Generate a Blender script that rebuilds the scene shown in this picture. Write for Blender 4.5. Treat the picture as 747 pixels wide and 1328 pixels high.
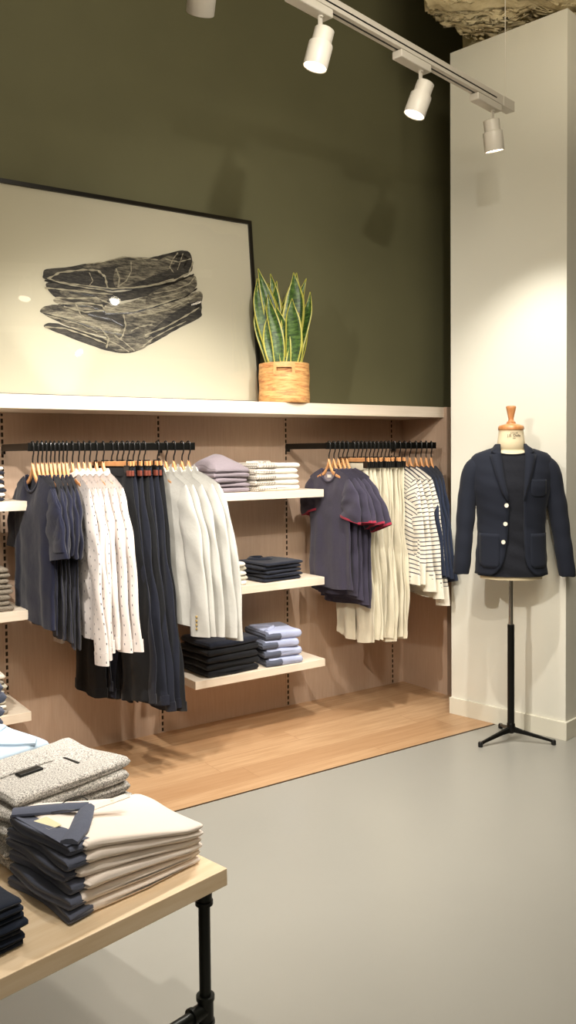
import bpy, math, random
from mathutils import Vector, Matrix, Euler, noise
PI = math.pi
C = bpy.context.scene.collection
for o in list(bpy.data.objects): bpy.data.objects.remove(o)
S = bpy.context.scene

# ------------------------------------------------------------------ camera
cam_d = bpy.data.cameras.new('camera'); cam = bpy.data.objects.new('camera', cam_d); C.objects.link(cam)
YAW, PITCH, ROLL = math.radians(34.508), math.radians(2.122), math.radians(-0.5335)
cam.matrix_world = Matrix.Translation((0, 0, 1.55)) @ Matrix.Rotation(-YAW, 4, 'Z') @ Matrix.Rotation(PI/2 - PITCH, 4, 'X') @ Matrix.Rotation(ROLL, 4, 'Z')
cam_d.sensor_fit = 'VERTICAL'; cam_d.sensor_height = 36.0; cam_d.lens = 1109.3/1328*36
cam_d.shift_y = (628.03 - 664)/1328
cam_d.clip_start = 0.05; cam_d.clip_end = 60
S.camera = cam

# ------------------------------------------------------------------ world, exposure
W = bpy.data.worlds.new('world'); S.world = W; W.use_nodes = True
W.node_tree.nodes['Background'].inputs[0].default_value = (1, .93, .82, 1)
W.node_tree.nodes['Background'].inputs[1].default_value = 0.10
S.view_settings.view_transform = 'Standard'; S.view_settings.look = 'None'
S.view_settings.gamma = 1; S.view_settings.use_curve_mapping = False
S.view_settings.exposure = 0.0

WARM = (1.0, .94, .85); AMB = (1.0, .89, .70)
def area(name, loc, size, power, target):
    l = bpy.data.lights.new(name, 'AREA'); l.shape = 'RECTANGLE'; l.size = size[0]; l.size_y = size[1]; l.energy = power; l.color = AMB
    o = bpy.data.objects.new(name, l); C.objects.link(o); o.location = loc
    o.rotation_euler = (Vector(target) - Vector(loc)).to_track_quat('-Z', 'Y').to_euler(); return o
# unseen area fills added for soft ambient light on walls and room
area('ambient_fill', (-.8, -2.2, 3.9), (3.0, 2.0), 42, (1.8, 3.8, 2.8))
area('ambient_fill', (1.0, .9, 4.6), (2.4, 2.0), 36, (1.4, 1.6, 0))
area('upward_fill', (.9, -.2, 3.4), (1.0, 1.0), 55, (4.4, 3.4, 4.6))  # added fill facing up, lifts the ceiling and rough concrete

_l = bpy.data.lights.new('concrete_fill', 'SPOT'); _l.energy = 34; _l.spot_size = math.radians(75); _l.spot_blend = .9; _l.shadow_soft_size = .1; _l.color = AMB  # unseen spot added only to brighten the rough concrete overhang
_o = bpy.data.objects.new('concrete_fill', _l); C.objects.link(_o); _o.location = (2.9, 1.5, 3.2); _o.rotation_euler = (Vector((3.9, 3.0, 4.3)) - Vector((2.9, 1.5, 3.2))).to_track_quat('-Z', 'Y').to_euler()

# ------------------------------------------------------------------ materials
def lin(c):
    return tuple(((x/255)/12.92 if x/255 <= .04045 else (((x/255)+.055)/1.055)**2.4) for x in c) + (1,)
def mat(name, col, rough=.6, metal=0, coat=0, spec=.5, sheen=0, emit=None, es=0):
    m = bpy.data.materials.new(name); m.use_nodes = True
    b = m.node_tree.nodes['Principled BSDF']
    b.inputs['Base Color'].default_value = lin(col); b.inputs['Roughness'].default_value = rough
    b.inputs['Metallic'].default_value = metal; b.inputs['Coat Weight'].default_value = coat
    b.inputs['Specular IOR Level'].default_value = spec
    if sheen: b.inputs['Sheen Weight'].default_value = sheen; b.inputs['Sheen Roughness'].default_value = .5
    if emit: b.inputs['Emission Color'].default_value = lin(emit); b.inputs['Emission Strength'].default_value = es
    return m
class NT:
    def __init__(s, m): s.m = m; s.t = m.node_tree; s.b = s.t.nodes['Principled BSDF']
    def n(s, typ, **k):
        x = s.t.nodes.new(typ)
        for a, b in k.items(): setattr(x, a, b)
        return x
    def l(s, a, b): s.t.links.new(a, b)
    def coord(s, which='Object', scale=(1, 1, 1), rot=(0, 0, 0)):
        tc = s.n('ShaderNodeTexCoord'); mp = s.n('ShaderNodeMapping'); mp.inputs['Scale'].default_value = scale; mp.inputs['Rotation'].default_value = rot
        s.l(tc.outputs[which], mp.inputs[0]); return mp.outputs[0]
    def noise(s, vec, scale, detail=3, rough=.5):
        x = s.n('ShaderNodeTexNoise'); x.inputs['Scale'].default_value = scale; x.inputs['Detail'].default_value = detail; x.inputs['Roughness'].default_value = rough
        s.l(vec, x.inputs['Vector']); return x.outputs['Fac']
    def ramp(s, fac, stops):
        r = s.n('ShaderNodeValToRGB'); e = r.color_ramp.elements
        while len(e) < len(stops): e.new(.5)
        for i, (p, c) in enumerate(stops): e[i].position = p; e[i].color = lin(c)
        s.l(fac, r.inputs[0]); return r.outputs[0]
    def math(s, op, a, b=None, clamp=False):
        x = s.n('ShaderNodeMath', operation=op); x.use_clamp = clamp
        for i, v in enumerate((a, b)):
            if v is None: continue
            if isinstance(v, (int, float)): x.inputs[i].default_value = v
            else: s.l(v, x.inputs[i])
        return x.outputs[0]
    def mix(s, fac, a, b):
        x = s.n('ShaderNodeMix', data_type='RGBA')
        for i, v in ((0, fac), (6, a), (7, b)):
            if isinstance(v, tuple): x.inputs[i].default_value = v
            elif isinstance(v, (int, float)): x.inputs[i].default_value = v
            else: s.l(v, x.inputs[i])
        return x.outputs[2]
    def base(s, out): s.l(out, s.b.inputs['Base Color'])
    def bump(s, h, strength=.3, dist=.002):
        x = s.n('ShaderNodeBump'); x.inputs['Strength'].default_value = strength; x.inputs['Distance'].default_value = dist
        s.l(h, x.inputs['Height']); s.l(x.outputs[0], s.b.inputs['Normal'])
    def sep(s, vec):
        x = s.n('ShaderNodeSeparateXYZ'); s.l(vec, x.inputs[0]); return x.outputs

def cloth(name, col, var=.12, rough=.88, sheen=.15, fine=700, wrinkle=.35):
    m = mat(name, col, rough, sheen=sheen, spec=.25); t = NT(m)
    v = t.coord('Object'); n1 = t.noise(v, fine, 2); n2 = t.noise(v, 14, 4)
    d = tuple(int(x*(1-var)) for x in col); u = tuple(min(255, int(x*(1+var))) for x in col)
    t.base(t.mix(n1, lin(d), lin(u)))
    h = t.math('ADD', t.math('MULTIPLY', n1, .06), n2); t.bump(h, wrinkle, .012)
    return m

M = {}
M['tee_navy'] = cloth('navy_jersey', (24, 26, 46))
M['tee_dark'] = cloth('charcoal_marl_jersey', (56, 52, 68), .25)
M['red_trim'] = cloth('red_trim', (150, 40, 62))
M['trouser_navy'] = cloth('navy_twill', (26, 29, 42))
M['trouser_dark'] = cloth('dark_twill', (18, 19, 23))
M['khaki'] = cloth('khaki_cotton', (210, 202, 180), .06)
M['jacket_grey'] = cloth('pale_grey_linen', (186, 184, 178), .05)
M['navy_knit'] = cloth('navy_knit', (38, 46, 66))
M['blazer'] = cloth('navy_blazer_wool', (25, 29, 40), .15, wrinkle=.15, sheen=.05)
M['tee_black'] = cloth('black_navy_jersey', (20, 22, 30), wrinkle=.7)
M['black_cloth'] = cloth('black_cloth', (17, 18, 23))
M['navy_cloth'] = cloth('navy_cloth', (29, 33, 46))
M['navy_deep'] = cloth('deep_navy_cloth', (20, 28, 44))
M['mauve'] = cloth('mauve_grey_cotton', (140, 130, 138), .1)
M['cream'] = cloth('cream_cotton', (240, 228, 218), .03, wrinkle=.2)
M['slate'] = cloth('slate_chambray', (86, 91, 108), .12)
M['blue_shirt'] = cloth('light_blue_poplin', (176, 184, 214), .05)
M['pale_blue'] = cloth('pale_blue_poplin', (182, 200, 218), .03)
M['grey_cloth'] = cloth('grey_cloth', (160, 150, 138))
M['white_cloth'] = cloth('white_cloth', (232, 226, 214), .03)
M['cuff_white'] = cloth('white_rib', (236, 230, 214), .03)
M['stone'] = cloth('stone_cotton', (196, 190, 172), .06)

def pat_shirt():
    m = cloth('white_shirt_with_small_motifs', (222, 213, 208), .03, wrinkle=.25); t = NT(m)
    x, y, z = t.sep(t.coord('UV'))
    col_ = t.math('FLOOR', t.math('MULTIPLY', x, 27)); off = t.math('MULTIPLY', t.math('MODULO', col_, 2), .5)
    fx = t.math('ABSOLUTE', t.math('SUBTRACT', t.math('FRACT', t.math('MULTIPLY', x, 27)), .5))
    fy = t.math('ABSOLUTE', t.math('SUBTRACT', t.math('FRACT', t.math('ADD', t.math('MULTIPLY', y, 23), off)), .5))
    k = t.math('MULTIPLY', t.math('LESS_THAN', fx, .065), t.math('LESS_THAN', fy, .105))
    base = t.b.inputs['Base Color'].links[0].from_socket
    t.base(t.mix(k, base, lin((72, 70, 84)))); return m
M['shirt_pattern'] = pat_shirt()
def stripe():
    m = cloth('white_jersey_with_navy_stripes', (236, 230, 216), .03, wrinkle=.2); t = NT(m)
    x, y, z = t.sep(t.coord('UV'))
    k = t.math('LESS_THAN', t.math('FRACT', t.math('MULTIPLY', y, 41)), .24)
    base = t.b.inputs['Base Color'].links[0].from_socket
    t.base(t.mix(k, base, lin((50, 50, 66)))); return m
M['stripe'] = stripe()
def tweed(name, a, b, s):
    m = mat(name, a, .95, spec=.2); t = NT(m)
    v = t.coord('Object', (1, 2.2, 1), (0, 0, .5)); n = t.noise(v, s, 3, .8)
    t.base(t.ramp(n, [(.38, b), (.56, a)])); t.bump(n, .5, .003); return m
M['tweed'] = tweed('salt_and_pepper_tweed', (224, 220, 214), (82, 78, 76), 230)
M['brown_knit'] = tweed('brown_grey_knit', (150, 140, 126), (92, 82, 72), 260)
def plaid():
    m = cloth('fine_check_cotton', (222, 214, 202), .03); t = NT(m)
    x, y, z = t.sep(t.coord('Object', (1, 1, 1), (0, 0, 0)))
    s = t.math('ADD', x, y)
    k = t.math('MAXIMUM', t.math('LESS_THAN', t.math('FRACT', t.math('MULTIPLY', s, 62)), .25), t.math('LESS_THAN', t.math('FRACT', t.math('MULTIPLY', z, 80)), .22))
    base = t.b.inputs['Base Color'].links[0].from_socket
    t.base(t.mix(k, base, lin((150, 142, 132)))); return m
M['plaid'] = plaid()

def wood(name, c1, c2, scale=(1, 14, 14), rough=.45, n=6):
    m = mat(name, c1, rough); t = NT(m); v = t.coord('Object', scale)
    f = t.noise(v, n, 6, .6); t.base(t.ramp(f, [(.3, c2), (.7, c1)])); t.bump(f, .06, .002); return m
M['hanger_wood'] = wood('beech_hanger_wood', (214, 160, 108), (190, 130, 82), (14, 2, 2), .4)
M['form_wood'] = wood('turned_beech', (206, 150, 98), (176, 112, 64), (6, 6, 2), .3, 9)
M['ply'] = wood('birch_table_top', (238, 216, 186), (222, 194, 156), (1.2, 12, 12), .5, 4)
M['laminate'] = wood('pale_ash_laminate', (236, 222, 204), (227, 211, 190), (1, 20, 20), .45, 4)
M['black_metal'] = mat('black_metal', (22, 22, 20), .35, .6)
M['pipe'] = mat('black_iron_pipe', (26, 28, 25), .4, .5)
M['black_plastic'] = mat('black_plastic', (18, 18, 18), .35)
M['chrome'] = mat('chrome', (200, 196, 188), .2, 1)
M['white_paint'] = mat('white_powder_coat', (214, 208, 196), .4)
M['lens'] = mat('lamp_lens', (255, 246, 226), .3, emit=(255, 240, 212), es=14)
M['frame_black'] = mat('black_frame', (20, 17, 12), .3)
M['button_white'] = mat('white_button', (232, 226, 208), .3)
M['button_gold'] = mat('horn_button', (176, 150, 96), .35)
M['leather'] = mat('red_brown_leather', (112, 56, 42), .5)
M['linen_form'] = cloth('cream_calico', (222, 206, 172), .03, wrinkle=.05)
M['soil'] = mat('dark_soil', (40, 30, 22), .95)
M['ink'] = mat('black_ink', (60, 50, 48), .8)
M['card'] = mat('cream_card', (226, 214, 176), .7)
M['edge'] = mat('metal_edge_strip', (84, 62, 40), .4, .4)

def wallmat(name, c1, c2, s, rough, bump=.05, scale=(1, 1, 1)):
    m = mat(name, c1, rough); t = NT(m); v = t.coord('Object', scale); f = t.noise(v, s, 5)
    t.base(t.ramp(f, [(.3, c2), (.7, c1)])); t.bump(f, bump, .004); return m
M['green'] = wallmat('olive_green_wall_paint', (112, 110, 80), (108, 106, 77), 3, .75)
M['niche'] = wallmat('beige_grained_laminate', (196, 170, 148), (188, 161, 139), 8, .5, .03, (14, 14, 1))
M['white_wall'] = wallmat('white_lacquer_panel', (228, 226, 214), (225, 223, 211), 2, .22, .01)
M['room'] = wallmat('room_wall', (180, 172, 154), (172, 164, 146), 2, .8)
def concrete():
    m = mat('rough_old_concrete', (150, 132, 92), .95); t = NT(m); v = t.coord('Object')
    f = t.noise(v, 6, 8, .7); g = t.noise(v, 2, 3)
    c = t.ramp(f, [(.30, (120, 96, 56)), (.40, (212, 196, 156)), (.7, (232, 220, 186))])
    t.base(t.mix(t.math('MULTIPLY', g, .4), c, lin((206, 184, 130)))); t.bump(f, .7, .03); return m
M['concrete'] = concrete()
def floor_m():
    m = mat('grey_poured_floor', (146, 144, 134), .3); t = NT(m); v = t.coord('Object')
    f = t.noise(v, 1.2, 5, .6); g = t.noise(v, 60, 2)
    t.base(t.mix(g, t.ramp(f, [(.3, (146, 144, 137)), (.7, (153, 151, 144))]), lin((150, 148, 140))))
    r = t.math('ADD', t.math('MULTIPLY', f, .1), .26); t.l(r, t.b.inputs['Roughness']); t.bump(f, .03, .01); return m
M['floor'] = floor_m()
def planks():
    m = mat('oak_plank_floor', (190, 142, 92), .42); t = NT(m)
    x, y, z = t.sep(t.coord('Object'))
    row = t.math('FLOOR', t.math('DIVIDE', y, .162))
    xs = t.math('ADD', x, t.math('MULTIPLY', t.math('FRACT', t.math('MULTIPLY', row, .377)), 1.9))
    pl = t.math('FLOOR', t.math('DIVIDE', xs, 1.3))
    cmb = t.n('ShaderNodeCombineXYZ'); t.l(row, cmb.inputs[0]); t.l(pl, cmb.inputs[1])
    wn = t.n('ShaderNodeTexWhiteNoise'); t.l(cmb.outputs[0], wn.inputs['Vector'])
    c3 = t.n('ShaderNodeCombineXYZ'); t.l(t.math('MULTIPLY', x, 1.2), c3.inputs[0]); t.l(t.math('MULTIPLY', y, 16), c3.inputs[1]); t.l(t.math('MULTIPLY', wn.outputs['Value'], 30), c3.inputs[2])
    f = t.noise(c3.outputs[0], 2.5, 6, .6)
    a = t.ramp(f, [(.3, (170, 134, 98)), (.7, (196, 162, 126))])
    b = t.mix(t.math('MULTIPLY', wn.outputs['Value'], .6), a, lin((152, 112, 76)))
    gy = t.math('LESS_THAN', t.math('FRACT', t.math('DIVIDE', y, .162)), .012)
    gx = t.math('LESS_THAN', t.math('FRACT', t.math('DIVIDE', xs, 1.3)), .0016)
    t.base(t.mix(t.math('MULTIPLY', t.math('MAXIMUM', gy, gx), .6), b, lin((120, 80, 46)))); t.bump(f, .05, .002); return m
M['oak'] = planks()
def basket():
    m = mat('woven_bark', (206, 158, 100), .6); t = NT(m)
    v = t.coord('Object', (3, 3, 22)); f = t.noise(v, 3.2, 6, .65); g = t.noise(t.coord('Object', (2, 2, 9)), 4, 3)
    c = t.ramp(f, [(.34, (160, 98, 56)), (.47, (206, 152, 92)), (.66, (226, 182, 120))])
    t.base(t.mix(t.math('MULTIPLY', t.math('GREATER_THAN', g, .6), .5), c, lin((190, 110, 70)))); t.bump(f, .4, .004); return m
M['basket'] = basket()
def leafm():
    m = mat('snake_plant_leaf', (70, 100, 40), .38); t = NT(m)
    x, y, z = t.sep(t.coord('UV'))
    e = t.math('ABSOLUTE', t.math('SUBTRACT', x, .5))
    v = t.coord('UV', (.8, 11, 1)); f = t.noise(v, 2.2, 3, .6)
    g = t.ramp(f, [(.38, (38, 62, 24)), (.52, (66, 98, 38)), (.66, (100, 128, 62))])
    k = t.math('GREATER_THAN', t.math('ADD', e, t.math('MULTIPLY', f, .03)), .425)
    t.base(t.mix(k, g, lin((196, 190, 88)))); return m
M['leaf'] = leafm()
def art(name, a, b, s=60):
    m = mat(name, a, .6); t = NT(m); v = t.coord('Object', (2.2, 1, 9), (0, .12, 0)); f = t.noise(v, 5, 7, .8); g = t.noise(t.coord('Object', (3, 1, 22), (0, -.25, 0)), 6, 4, .7)
    k = t.math('ADD', t.math('MULTIPLY', f, .6), t.math('MULTIPLY', g, .4))
    t.base(t.ramp(k, [(.42, b), (.50, tuple(int((x+y)/2) for x, y in zip(a, b))), (.60, a)])); return m
M['ink_dark'] = art('print_dark_denim', (84, 79, 68), (16, 14, 12))
M['ink_mid'] = art('print_mid_denim', (158, 150, 128), (34, 31, 26))
M['ink_light'] = art('print_light_denim', (196, 188, 164), (78, 72, 60))
M['ink_line'] = art('print_seam', (188, 180, 156), (150, 142, 120))
M['paper'] = mat('white_art_paper', (208, 202, 182), .9)
def glassm():
    m = bpy.data.materials.new('picture_glazing'); m.use_nodes = True; t = m.node_tree; t.nodes.clear()
    o = t.nodes.new('ShaderNodeOutputMaterial'); mx = t.nodes.new('ShaderNodeMixShader'); tr = t.nodes.new('ShaderNodeBsdfTransparent')
    gl = t.nodes.new('ShaderNodeBsdfGlossy'); gl.inputs['Roughness'].default_value = .02; fr = t.nodes.new('ShaderNodeFresnel'); fr.inputs[0].default_value = 1.5
    t.links.new(fr.outputs[0], mx.inputs[0]); t.links.new(tr.outputs[0], mx.inputs[1]); t.links.new(gl.outputs[0], mx.inputs[2]); t.links.new(mx.outputs[0], o.inputs[0]); return m
M['glass'] = glassm()

# ------------------------------------------------------------------ mesh helpers
class MB:
    def __init__(s): s.v = []; s.f = []; s.uv = {}; s.mi = []
    def add(s, vs, fs, uvs=None):
        b = len(s.v); s.v += [tuple(p) for p in vs]
        for i, f in enumerate(fs):
            s.f.append(tuple(b + k for k in f))
            if uvs: s.uv[len(s.f)-1] = uvs[i]
        return s
    def box(s, lo, hi, mtx=None):
        x0, y0, z0 = lo; x1, y1, z1 = hi
        vs = [Vector(p) for p in ((x0,y0,z0),(x1,y0,z0),(x1,y1,z0),(x0,y1,z0),(x0,y0,z1),(x1,y0,z1),(x1,y1,z1),(x0,y1,z1))]
        if mtx: vs = [mtx @ p for p in vs]
        return s.add(vs, [(0,3,2,1),(4,5,6,7),(0,1,5,4),(1,2,6,5),(2,3,7,6),(3,0,4,7)])
    def loft(s, rings, cap0=False, cap1=False, vlen=None, ulen=None):
        nu = len(rings[0]); nv = len(rings); vs = [p for r in rings for p in r]; fs = []; uvs = []
        mid = rings[nv//2]; per = [0]
        for i in range(nu): per.append(per[-1] + (Vector(mid[(i+1) % nu]) - Vector(mid[i])).length)
        if ulen: per = [ulen*i/nu for i in range(nu+1)]
        if vlen is None:
            vv = [0]
            for j in range(nv-1): vv.append(vv[-1] + (Vector(rings[j+1][0]) - Vector(rings[j][0])).length)
        else: vv = [vlen*j/(nv-1) for j in range(nv)]
        for j in range(nv-1):
            for i in range(nu):
                k = (i+1) % nu
                fs.append((j*nu+i, j*nu+k, (j+1)*nu+k, (j+1)*nu+i)); uvs.append(((per[i], vv[j]), (per[i+1], vv[j]), (per[i+1], vv[j+1]), (per[i], vv[j+1])))
        s.add(vs, fs, uvs)
        b = len(s.v) - len(vs)
        if cap0: s.f.append(tuple(b+i for i in reversed(range(nu))))
        if cap1: s.f.append(tuple(b+(nv-1)*nu+i for i in range(nu)))
        return s
    def lathe(s, prof, n=32, mtx=None, cap0=True, cap1=True):
        R = [[Vector((r*math.cos(2*PI*i/n), r*math.sin(2*PI*i/n), z)) for i in range(n)] for r, z in prof]
        if mtx: R = [[mtx @ p for p in r] for r in R]
        return s.loft(R, cap0, cap1)
    def tube(s, pts, r, n=10, cap=True):
        pts = [Vector(p) for p in pts]; rs = r if isinstance(r, (list, tuple)) else [r]*len(pts); R = []
        up = Vector((0, 0, 1)); N = None
        for i, p in enumerate(pts):
            t = (pts[min(i+1, len(pts)-1)] - pts[max(i-1, 0)]).normalized()
            if N is None: N = t.cross(up if abs(t.z) < .9 else Vector((1, 0, 0))).normalized()
            else: N = (N - t*N.dot(t)).normalized()
            B = t.cross(N)
            R.append([p + (N*math.cos(2*PI*k/n) + B*math.sin(2*PI*k/n))*rs[i] for k in range(n)])
        return s.loft(R, cap, cap)
    def prism(s, poly, h0, h1, axis='z', mtx=None):
        def P(a, b, h): return {'z': Vector((a, b, h)), 'y': Vector((a, h, b)), 'x': Vector((h, a, b))}[axis]
        n = len(poly); vs = [P(a, b, h0) for a, b in poly] + [P(a, b, h1) for a, b in poly]
        if mtx: vs = [mtx @ p for p in vs]
        return s.add(vs, [tuple(reversed(range(n))), tuple(range(n, 2*n))] + [(i, (i+1) % n, n+(i+1) % n, n+i) for i in range(n)])
def build(name, mb, m, parent=None, smooth=False, bevel=0, label=None, kind=None, fixn=True):
    me = bpy.data.meshes.new(name); me.from_pydata(mb.v, [], mb.f); me.materials.append(M[m] if isinstance(m, str) else m)
    if mb.uv:
        uvl = me.uv_layers.new(name='UVMap')
        for p in me.polygons:
            if p.index in mb.uv:
                for li, uv in zip(p.loop_indices, mb.uv[p.index]): uvl.data[li].uv = uv
    if fixn:
        import bmesh
        bm = bmesh.new(); bm.from_mesh(me); bmesh.ops.recalc_face_normals(bm, faces=bm.faces); bm.to_mesh(me); bm.free()
    if smooth:
        for p in me.polygons: p.use_smooth = True
        if smooth != 'all': me.set_sharp_from_angle(angle=math.radians(40))
    o = bpy.data.objects.new(name, me); C.objects.link(o)
    if parent: o.parent = parent
    if bevel:
        b = o.modifiers.new('bevel', 'BEVEL'); b.width = bevel; b.segments = 2; b.limit_method = 'ANGLE'
    if label: o['label'] = label
    if kind: o['kind'] = kind
    return o
def tag(o, label, cat, group=None):
    o['label'] = label; o['category'] = cat
    if group: o['group'] = group
    return o
def thing(name, label, cat, loc=(0, 0, 0), rz=0, group=None):
    o = bpy.data.objects.new(name, None); C.objects.link(o); o.location = loc; o.rotation_euler = (0, 0, rz); o.empty_display_size = .05
    return tag(o, label, cat, group)
def copy_tree(o, parent=None):
    c = o.copy(); C.objects.link(c); c.parent = parent
    for ch in [x for x in bpy.data.objects if x.parent == o]: copy_tree(ch, c)
    return c
def ordn(i): return ['first','second','third','fourth','fifth','sixth','seventh','eighth','ninth','tenth','eleventh','twelfth'][i]
def place(o, loc, rz=0): o.location = loc; o.rotation_euler = (0, 0, rz); return o

# ------------------------------------------------------------------ structure
D = 4.285            # back wall plane
RZ = math.radians(11.8)   # the pillar, table and lighting track are turned against the back wall
b = MB().box((-4, -4.5, -.1), (8, D+.2, 0)); build('floor', b, 'floor', kind='structure')
b = MB().prism([(-1.5, 3.295), (3.70, 3.295), (3.70, 3.60), (3.90, 3.60), (3.90, D), (-1.5, D)], 0, .003); o = build('floor', b, 'oak', kind='structure'); o['label'] = 'oak plank strip along the wall'
b = MB().box((-1.5, 3.289, 0), (3.665, 3.295, .004)); build('trim_7', b, 'edge', kind='structure')
b = MB().box((-4.1, D, 0), (8, D+.2, 4.9)); build('wall_back', b, 'green', kind='structure')
b = MB().box((-1.5, D-.012, 0.003), (3.864, D, 1.765)); build('wall_lining', b, 'niche', kind='structure')
b = MB().box((3.864, 3.86, 0.003), (3.91, D, 1.826)); build('wall_side_panel', b, 'niche', kind='structure')
b = MB().box((-4.2, -4.5, 0), (-4.0, D, 4.9)); build('wall_left', b, 'room', kind='structure')
b = MB().box((8, -4.5, 0), (8.2, D, 4.9)); build('wall_right', b, 'room', kind='structure')
b = MB().box((-4, -4.6, 0), (8, -4.5, 4.9)); build('wall_front', b, 'room', kind='structure')
b = MB().box((-4.2, -4.6, 4.85), (8.2, D+.2, 4.95)); build('ceiling', b, mat('dark_ceiling', (96, 90, 72), .9), kind='structure')
# white pillar, turned by RZ
mt = Matrix.Translation((3.615, 3.585, 0)) @ Matrix.Rotation(RZ, 4, 'Z')
b = MB().box((0.012, -.712, 0), (2.6, 0, 3.838), mt); build('wall_pillar', b, 'white_wall', kind='structure')
b = MB().box((-.004, -.724, 0), (2.6, .006, .098), mt); build('baseboard_pillar', b, mat('white_baseboard', (224, 220, 204), .35), kind='structure', bevel=.002)

# rough concrete overhang above the pillar
random.seed(4)
def rough_ceiling():
    edge = [(3.05,2.3),(3.12,2.9),(3.18,3.1),(3.235,3.25),(3.20,3.33),(3.26,3.40),(3.33,3.41),(3.38,3.46),(3.47,3.49),(3.56,3.47),(3.66,3.49),(3.74,3.53),(3.82,3.66),(3.9,3.72),(4.3,3.75),(5.2,3.9),(6.2,4.1)]
    n = len(edge); mb = MB(); rows = []
    fine = []
    for i in range(n-1):
        for k in range(7):
            t = k/7; a, c = edge[i], edge[i+1]; fine.append((a[0]+(c[0]-a[0])*t, a[1]+(c[1]-a[1])*t))
    fine.append(edge[-1])
    cx, cy = 6.0, 1.6; nr = 90
    for j in range(nr):
        f = (j/(nr-1))**1.5
        row = []
        for i, (x, y) in enumerate(fine):
            jx = .05*noise.noise(Vector((i*.77, 3.3, 0))); jy = .05*noise.noise(Vector((i*.77, 9.3, 0)))
            X = (x+jx)*(1-f)+cx*f; Y = (y+jy)*(1-f)+cy*f
            z = 3.90 + .05*noise.noise(Vector((X*4, Y*4, 0))) + .022*noise.noise(Vector((X*12, Y*12, 2))) + .008*noise.noise(Vector((X*36, Y*36, 5))) + (.04 if j == 0 else 0)
            row.append(Vector((X, Y, max(z, 3.842))))
        rows.append(row)
    top = [Vector((p.x-.02, p.y+.02, 4.84)) for p in rows[0]]
    rows = [top] + rows; nu = len(top); vs = [p for r in rows for p in r]; fs = []
    for j in range(len(rows)-1):
        for i in range(nu-1): fs.append((j*nu+i, j*nu+i+1, (j+1)*nu+i+1, (j+1)*nu+i))
    mb.add(vs, fs); return mb
build('ceiling_rough_concrete', rough_ceiling(), 'concrete', kind='structure', smooth='all', fixn=False)

# slotted wall uprights
X0, SP = 1.2312, .8461
for k in range(-1, 4):
    x = X0 + k*SP; b = MB(); b.box((x-.0165, D-.0145, .01), (x-.006, D-.0115, 1.755)); b.box((x+.006, D-.0145, .01), (x+.0165, D-.0115, 1.755))
    z = .03
    while z < 1.74:
        b.box((x-.006, D-.0145, z), (x+.006, D-.0115, z+.012)); z += .034
    bb = MB().box((x-.006, D-.0125, .01), (x+.006, D-.0119, 1.755))
    o = build('trim_%d' % (k+2), b, M['niche'], kind='structure'); build('slot', bb, mat('slot_shadow_brown', (46, 32, 18), .9), o)

# ------------------------------------------------------------------ shelves
b = MB().box((-1.2, D-.40, 1.761), (3.866, D-.001, 1.826)); o = build('long_wall_shelf', b, 'laminate', bevel=.002)
tag(o, 'long pale wood shelf above both clothes rails', 'shelf')
SH = [(1.297, 1.340, 'upper'), (.796, .840, 'middle'), (.327, .370, 'lower')]
for z0, z1, w in SH:
    o = build('wall_shelf', MB().box((2.079, D-.40, z0), (2.918, D-.0145, z1)), 'laminate', bevel=.002)
    tag(o, '%s of the three pale shelves between the two clothes rails' % w, 'shelf', 'shelves between the rails')
    o = build('wall_shelf', MB().box((.39, D-.40, z0), (1.226, D-.0145, z1)), 'laminate', bevel=.002)
    tag(o, '%s of the pale shelves cut by the left edge, left of the left rail' % w, 'shelf', 'shelves at the left edge')

# ------------------------------------------------------------------ rails
RY = D - .42; RZH = 1.586
def rail(k, side):
    t = thing('clothes_rail', 'black flat metal clothes rail, the %s one, on two arms from the wall' % side, 'clothes rail', (X0+k*SP, D, RZH), 0, 'clothes rails')
    L = SP
    build('bar', MB().box((-.004, -.426, -.019), (L+.004, -.416, .019)), 'black_metal', t, bevel=.001)
    for x in (0, L):
        a = MB().box((x-.004, -.42, -.017), (x+.004, -.0145, .017)); build('arm', a, 'black_metal', t, bevel=.001)
        build('hook_plate', MB().box((x-.005, -.05, -.032), (x+.005, -.0145, -.017)), 'black_metal', t, bevel=.001)
    return t
rail(0, 'left'); rail(2, 'right')

# ------------------------------------------------------------------ hangers
def hook_pts(sx=0):
    return [(0, .0125, -.004), (0, .0135, .006), (0, .012, .016), (0, .007, .0245), (0, 0, .027), (0, -.007, .0245), (0, -.012, .016), (0, -.0135, .002), (0, -.0135, -.016), (0, -.011, -.030), (0, -.003, -.044), (0, 0, -.056), (0, 0, -.080)]
def top_hanger():
    t = thing('clothes_hanger', 'x', 'hanger')
    h = MB()
    prof = []
    hw = .112
    up = []; dn = []
    for i in range(49):
        y = -hw + 2*hw*i/48; a = abs(y)/hw
        ay = abs(y); zt = -.068 - .088*(1-math.exp(-min(ay, .07)/.03))/.903 - .36*max(0, ay-.07); up.append((y, zt)); dn.append((y, zt - .026 + .014*a))
    h.prism([(p[0], p[1]) for p in up] + [(p[0], p[1]) for p in reversed(dn)], -.0065, .0065, 'x')
    build('wooden_arms', h, 'hanger_wood', t, bevel=.003)
    build('hook', MB().tube(hook_pts(), .0036, 8), 'black_plastic', t, smooth=True)
    return t
def clip_hanger():
    t = thing('clip_hanger', 'x', 'hanger')
    h = MB().box((-.006, -.145, -.094), (.006, .145, -.070)); build('wooden_bar', h, 'hanger_wood', t, bevel=.003)
    build('hook', MB().tube(hook_pts(), .0036, 8), 'black_plastic', t, smooth=True)
    for y in (-.125, .125):
        c = MB().box((-.011, y-.020, -.128), (-.004, y+.020, -.090)).box((.004, y-.020, -.128), (.011, y+.020, -.090)).box((-.009, y-.005, -.100), (.009, y+.005, -.064))
        build('clip', c, 'black_plastic', t, bevel=.002)
    return t
TH = top_hanger(); CH = clip_hanger()
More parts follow.
